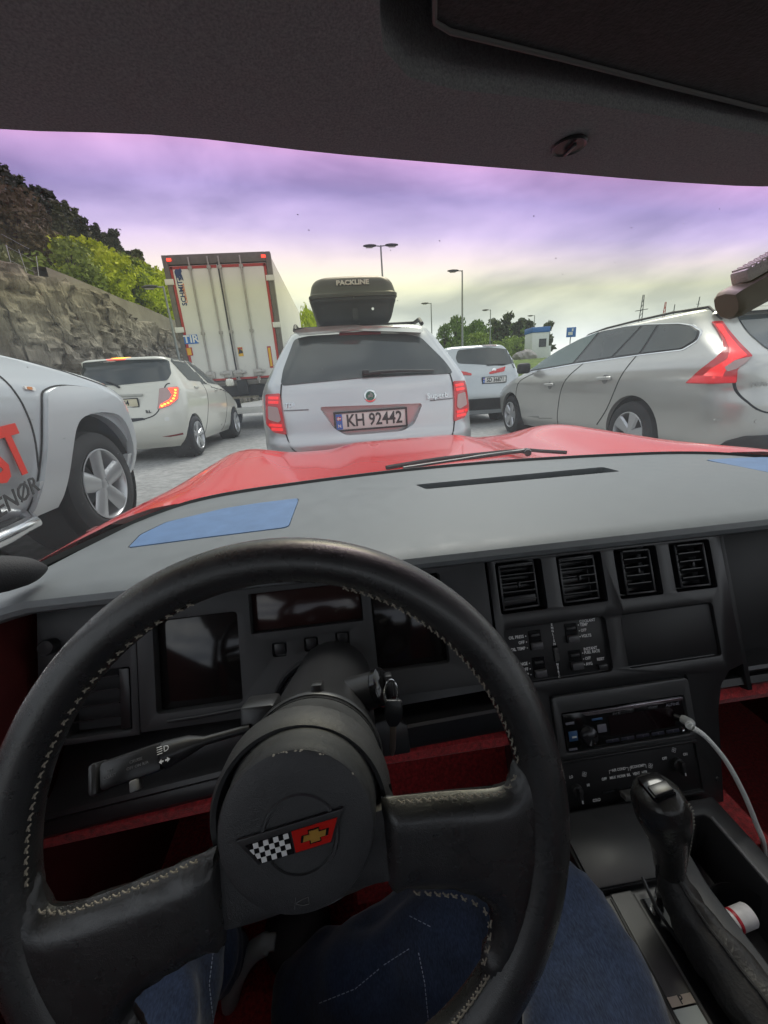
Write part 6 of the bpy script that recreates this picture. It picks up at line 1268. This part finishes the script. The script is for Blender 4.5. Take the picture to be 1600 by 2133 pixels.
# driver: legs in jeans, one shoe in view
def denim():
    m = mat('denim', (.011, .019, .048), .85, var=.45, vs=55, sheen=.2, spec=.2); t = m.node_tree; b = t.nodes['Principled BSDF']; c = [n for n in t.nodes if n.type == 'TEX_COORD'][0]
    mp = t.nodes.new('ShaderNodeMapping'); mp.inputs['Scale'].default_value = (800, 260, 260); n = t.nodes.new('ShaderNodeTexNoise'); n.inputs['Scale'].default_value = 1; n.inputs['Detail'].default_value = 3
    t.links.new(c.outputs['Object'], mp.inputs[0]); t.links.new(mp.outputs[0], n.inputs['Vector'])
    r = t.nodes.new('ShaderNodeValToRGB'); r.color_ramp.elements[0].position = .35; r.color_ramp.elements[0].color = (.005, .009, .024, 1); r.color_ramp.elements[1].position = .72; r.color_ramp.elements[1].color = (.034, .055, .105, 1)
    t.links.new(n.outputs['Fac'], r.inputs[0]); old = b.inputs['Base Color'].links[0].from_socket
    x = t.nodes.new('ShaderNodeMix'); x.data_type = 'RGBA'; x.inputs['Factor'].default_value = .45; t.links.new(old, x.inputs[6]); t.links.new(r.outputs[0], x.inputs[7]); t.links.new(x.outputs[2], b.inputs['Base Color'])
    k = t.nodes.new('ShaderNodeBump'); k.inputs['Strength'].default_value = .4; k.inputs['Distance'].default_value = .0006; t.links.new(n.outputs['Fac'], k.inputs['Height']); t.links.new(k.outputs[0], b.inputs['Normal']); return m
M_DENIM = denim()
PE = thing('person', 'seated driver in dark blue jeans, legs bent under the steering wheel', 'person', (0, 0, 0))
nodes = [(0, -.22, .40, .11), (.09, -.16, .405, .090), (.120, -.02, .43, .074), (.150, .12, .452, .066), (.186, .215, .458, .060), (.178, .255, .425, .068), (.085, .275, .325, .082), (-.03, .295, .225, .078), (-.165, .330, .135, .062),
         (-.10, -.16, .405, .092), (-.185, -.02, .425, .086), (-.235, .12, .44, .075), (-.250, .235, .425, .062), (-.252, .285, .385, .058), (-.262, .345, .26, .050), (-.272, .39, .14, .043), (0, -.29, .52, .115), (0, -.31, .62, .12)]
edges = [(0, 1), (1, 2), (2, 3), (3, 4), (4, 5), (5, 6), (6, 7), (7, 8), (0, 9), (9, 10), (10, 11), (11, 12), (12, 13), (13, 14), (14, 15), (0, 16), (16, 17)]
def skinned(name, nodes, edges, root, m, parent, sub=2):
    me = bpy.data.meshes.new(name); me.from_pydata([n[:3] for n in nodes], edges, []); o = bpy.data.objects.new(name, me); COL.objects.link(o)
    o.modifiers.new('s', 'SKIN'); 
    for i, v in enumerate(me.skin_vertices[0].data): v.radius = (nodes[i][3],) * 2; v.use_root = i == root
    q = o.modifiers.new('d', 'SUBSURF'); q.levels = sub; q.render_levels = sub
    bpy.context.view_layer.update(); dg = bpy.context.evaluated_depsgraph_get(); r = bpy.data.meshes.new_from_object(o.evaluated_get(dg)); bpy.data.objects.remove(o); r.name = name
    for v in r.vertices:      # cloth folds
        p = v.co; f = .009 * noise.noise(p * 13) + .006 * noise.noise(V((p.x * 20, p.y * 34, p.z * 34))) + .0045 * sin(p.x * 50 + p.y * 38 - p.z * 60 + 3 * noise.noise(p * 7)) * smooth01(.30, .16, abs(p.y - .29)); p += v.normal * f
    r.polygons.foreach_set('use_smooth', [True] * len(r.polygons)); return link(name, r, m, parent)
jeans = skinned('jeans', nodes, edges, 0, M_DENIM, PE, 3)
jb = bvh_of(jeans.data)
def seam(pts, name='seam_stitching', step=.0028):
    mb = MB(); P = []
    for a, b in zip(pts[:-1], pts[1:]):
        n_ = max(1, int(hypot(b[0] - a[0], b[1] - a[1]) / 9))
        for k in range(n_):
            q = []
            for f in (k / n_, (k + .6) / n_):
                d = ray(a[0] + (b[0] - a[0]) * f, a[1] + (b[1] - a[1]) * f).normalized(); h = jb.ray_cast(CAM, d)
                if h[0]: q.append(h[0] - d * .0006)
            if len(q) == 2 and (q[0] - q[1]).length < .02: mb.tube(q, .00045, 5)
    if mb.v: tag(mb.obj(name, mat('seam_thread', (.25, .28, .36), .8), PE), kind='stuff')
seam([(853, 1908), (900, 1932)]); seam([(665, 2090), (740, 2060), (800, 2010), (855, 1975)]); seam([(872, 1985), (885, 2050), (893, 2133)]); seam([(445, 1975), (436, 2050), (445, 2133)])
sn = [(-.10, .385, .185, .042), (-.150, .405, .150, .045), (-.175, .455, .135, .040), (-.19, .52, .13, .032), (-.19, .37, .135, .035)]
sh_ = skinned('shoe', sn, [(0, 1), (1, 2), (2, 3), (1, 4)], 1, mat('shoe_black', (.02, .02, .022), .7), PE, 2)
sol = [dpt(a, b, .60) for a, b in ((478, 2133), (480, 2080), (495, 2030), (525, 1985), (555, 1965), (575, 1962))]
MB().tube(spline(sol, 5), [.012] * 5 + [.014] * 16 + [.011] * 5, 12).obj('shoe_collar', mat('shoe_grey', (.34, .38, .39), .6), PE)
# move every object of the cabin to its own origin
def rebase(root, loc):
    loc = V(loc); root.location = loc; M = Matrix.Translation(-loc); seen = set()
    def go_(o):
        for c in o.children:
            if c.type == 'MESH' and c.data.name not in seen: seen.add(c.data.name); c.data.transform(M)
            go_(c)
    go_(root)
rebase(ky, h0); rebase(cb_, sp_[-1]); rebase(bt_, b0); rebase(PE, (0, -.2, .3))
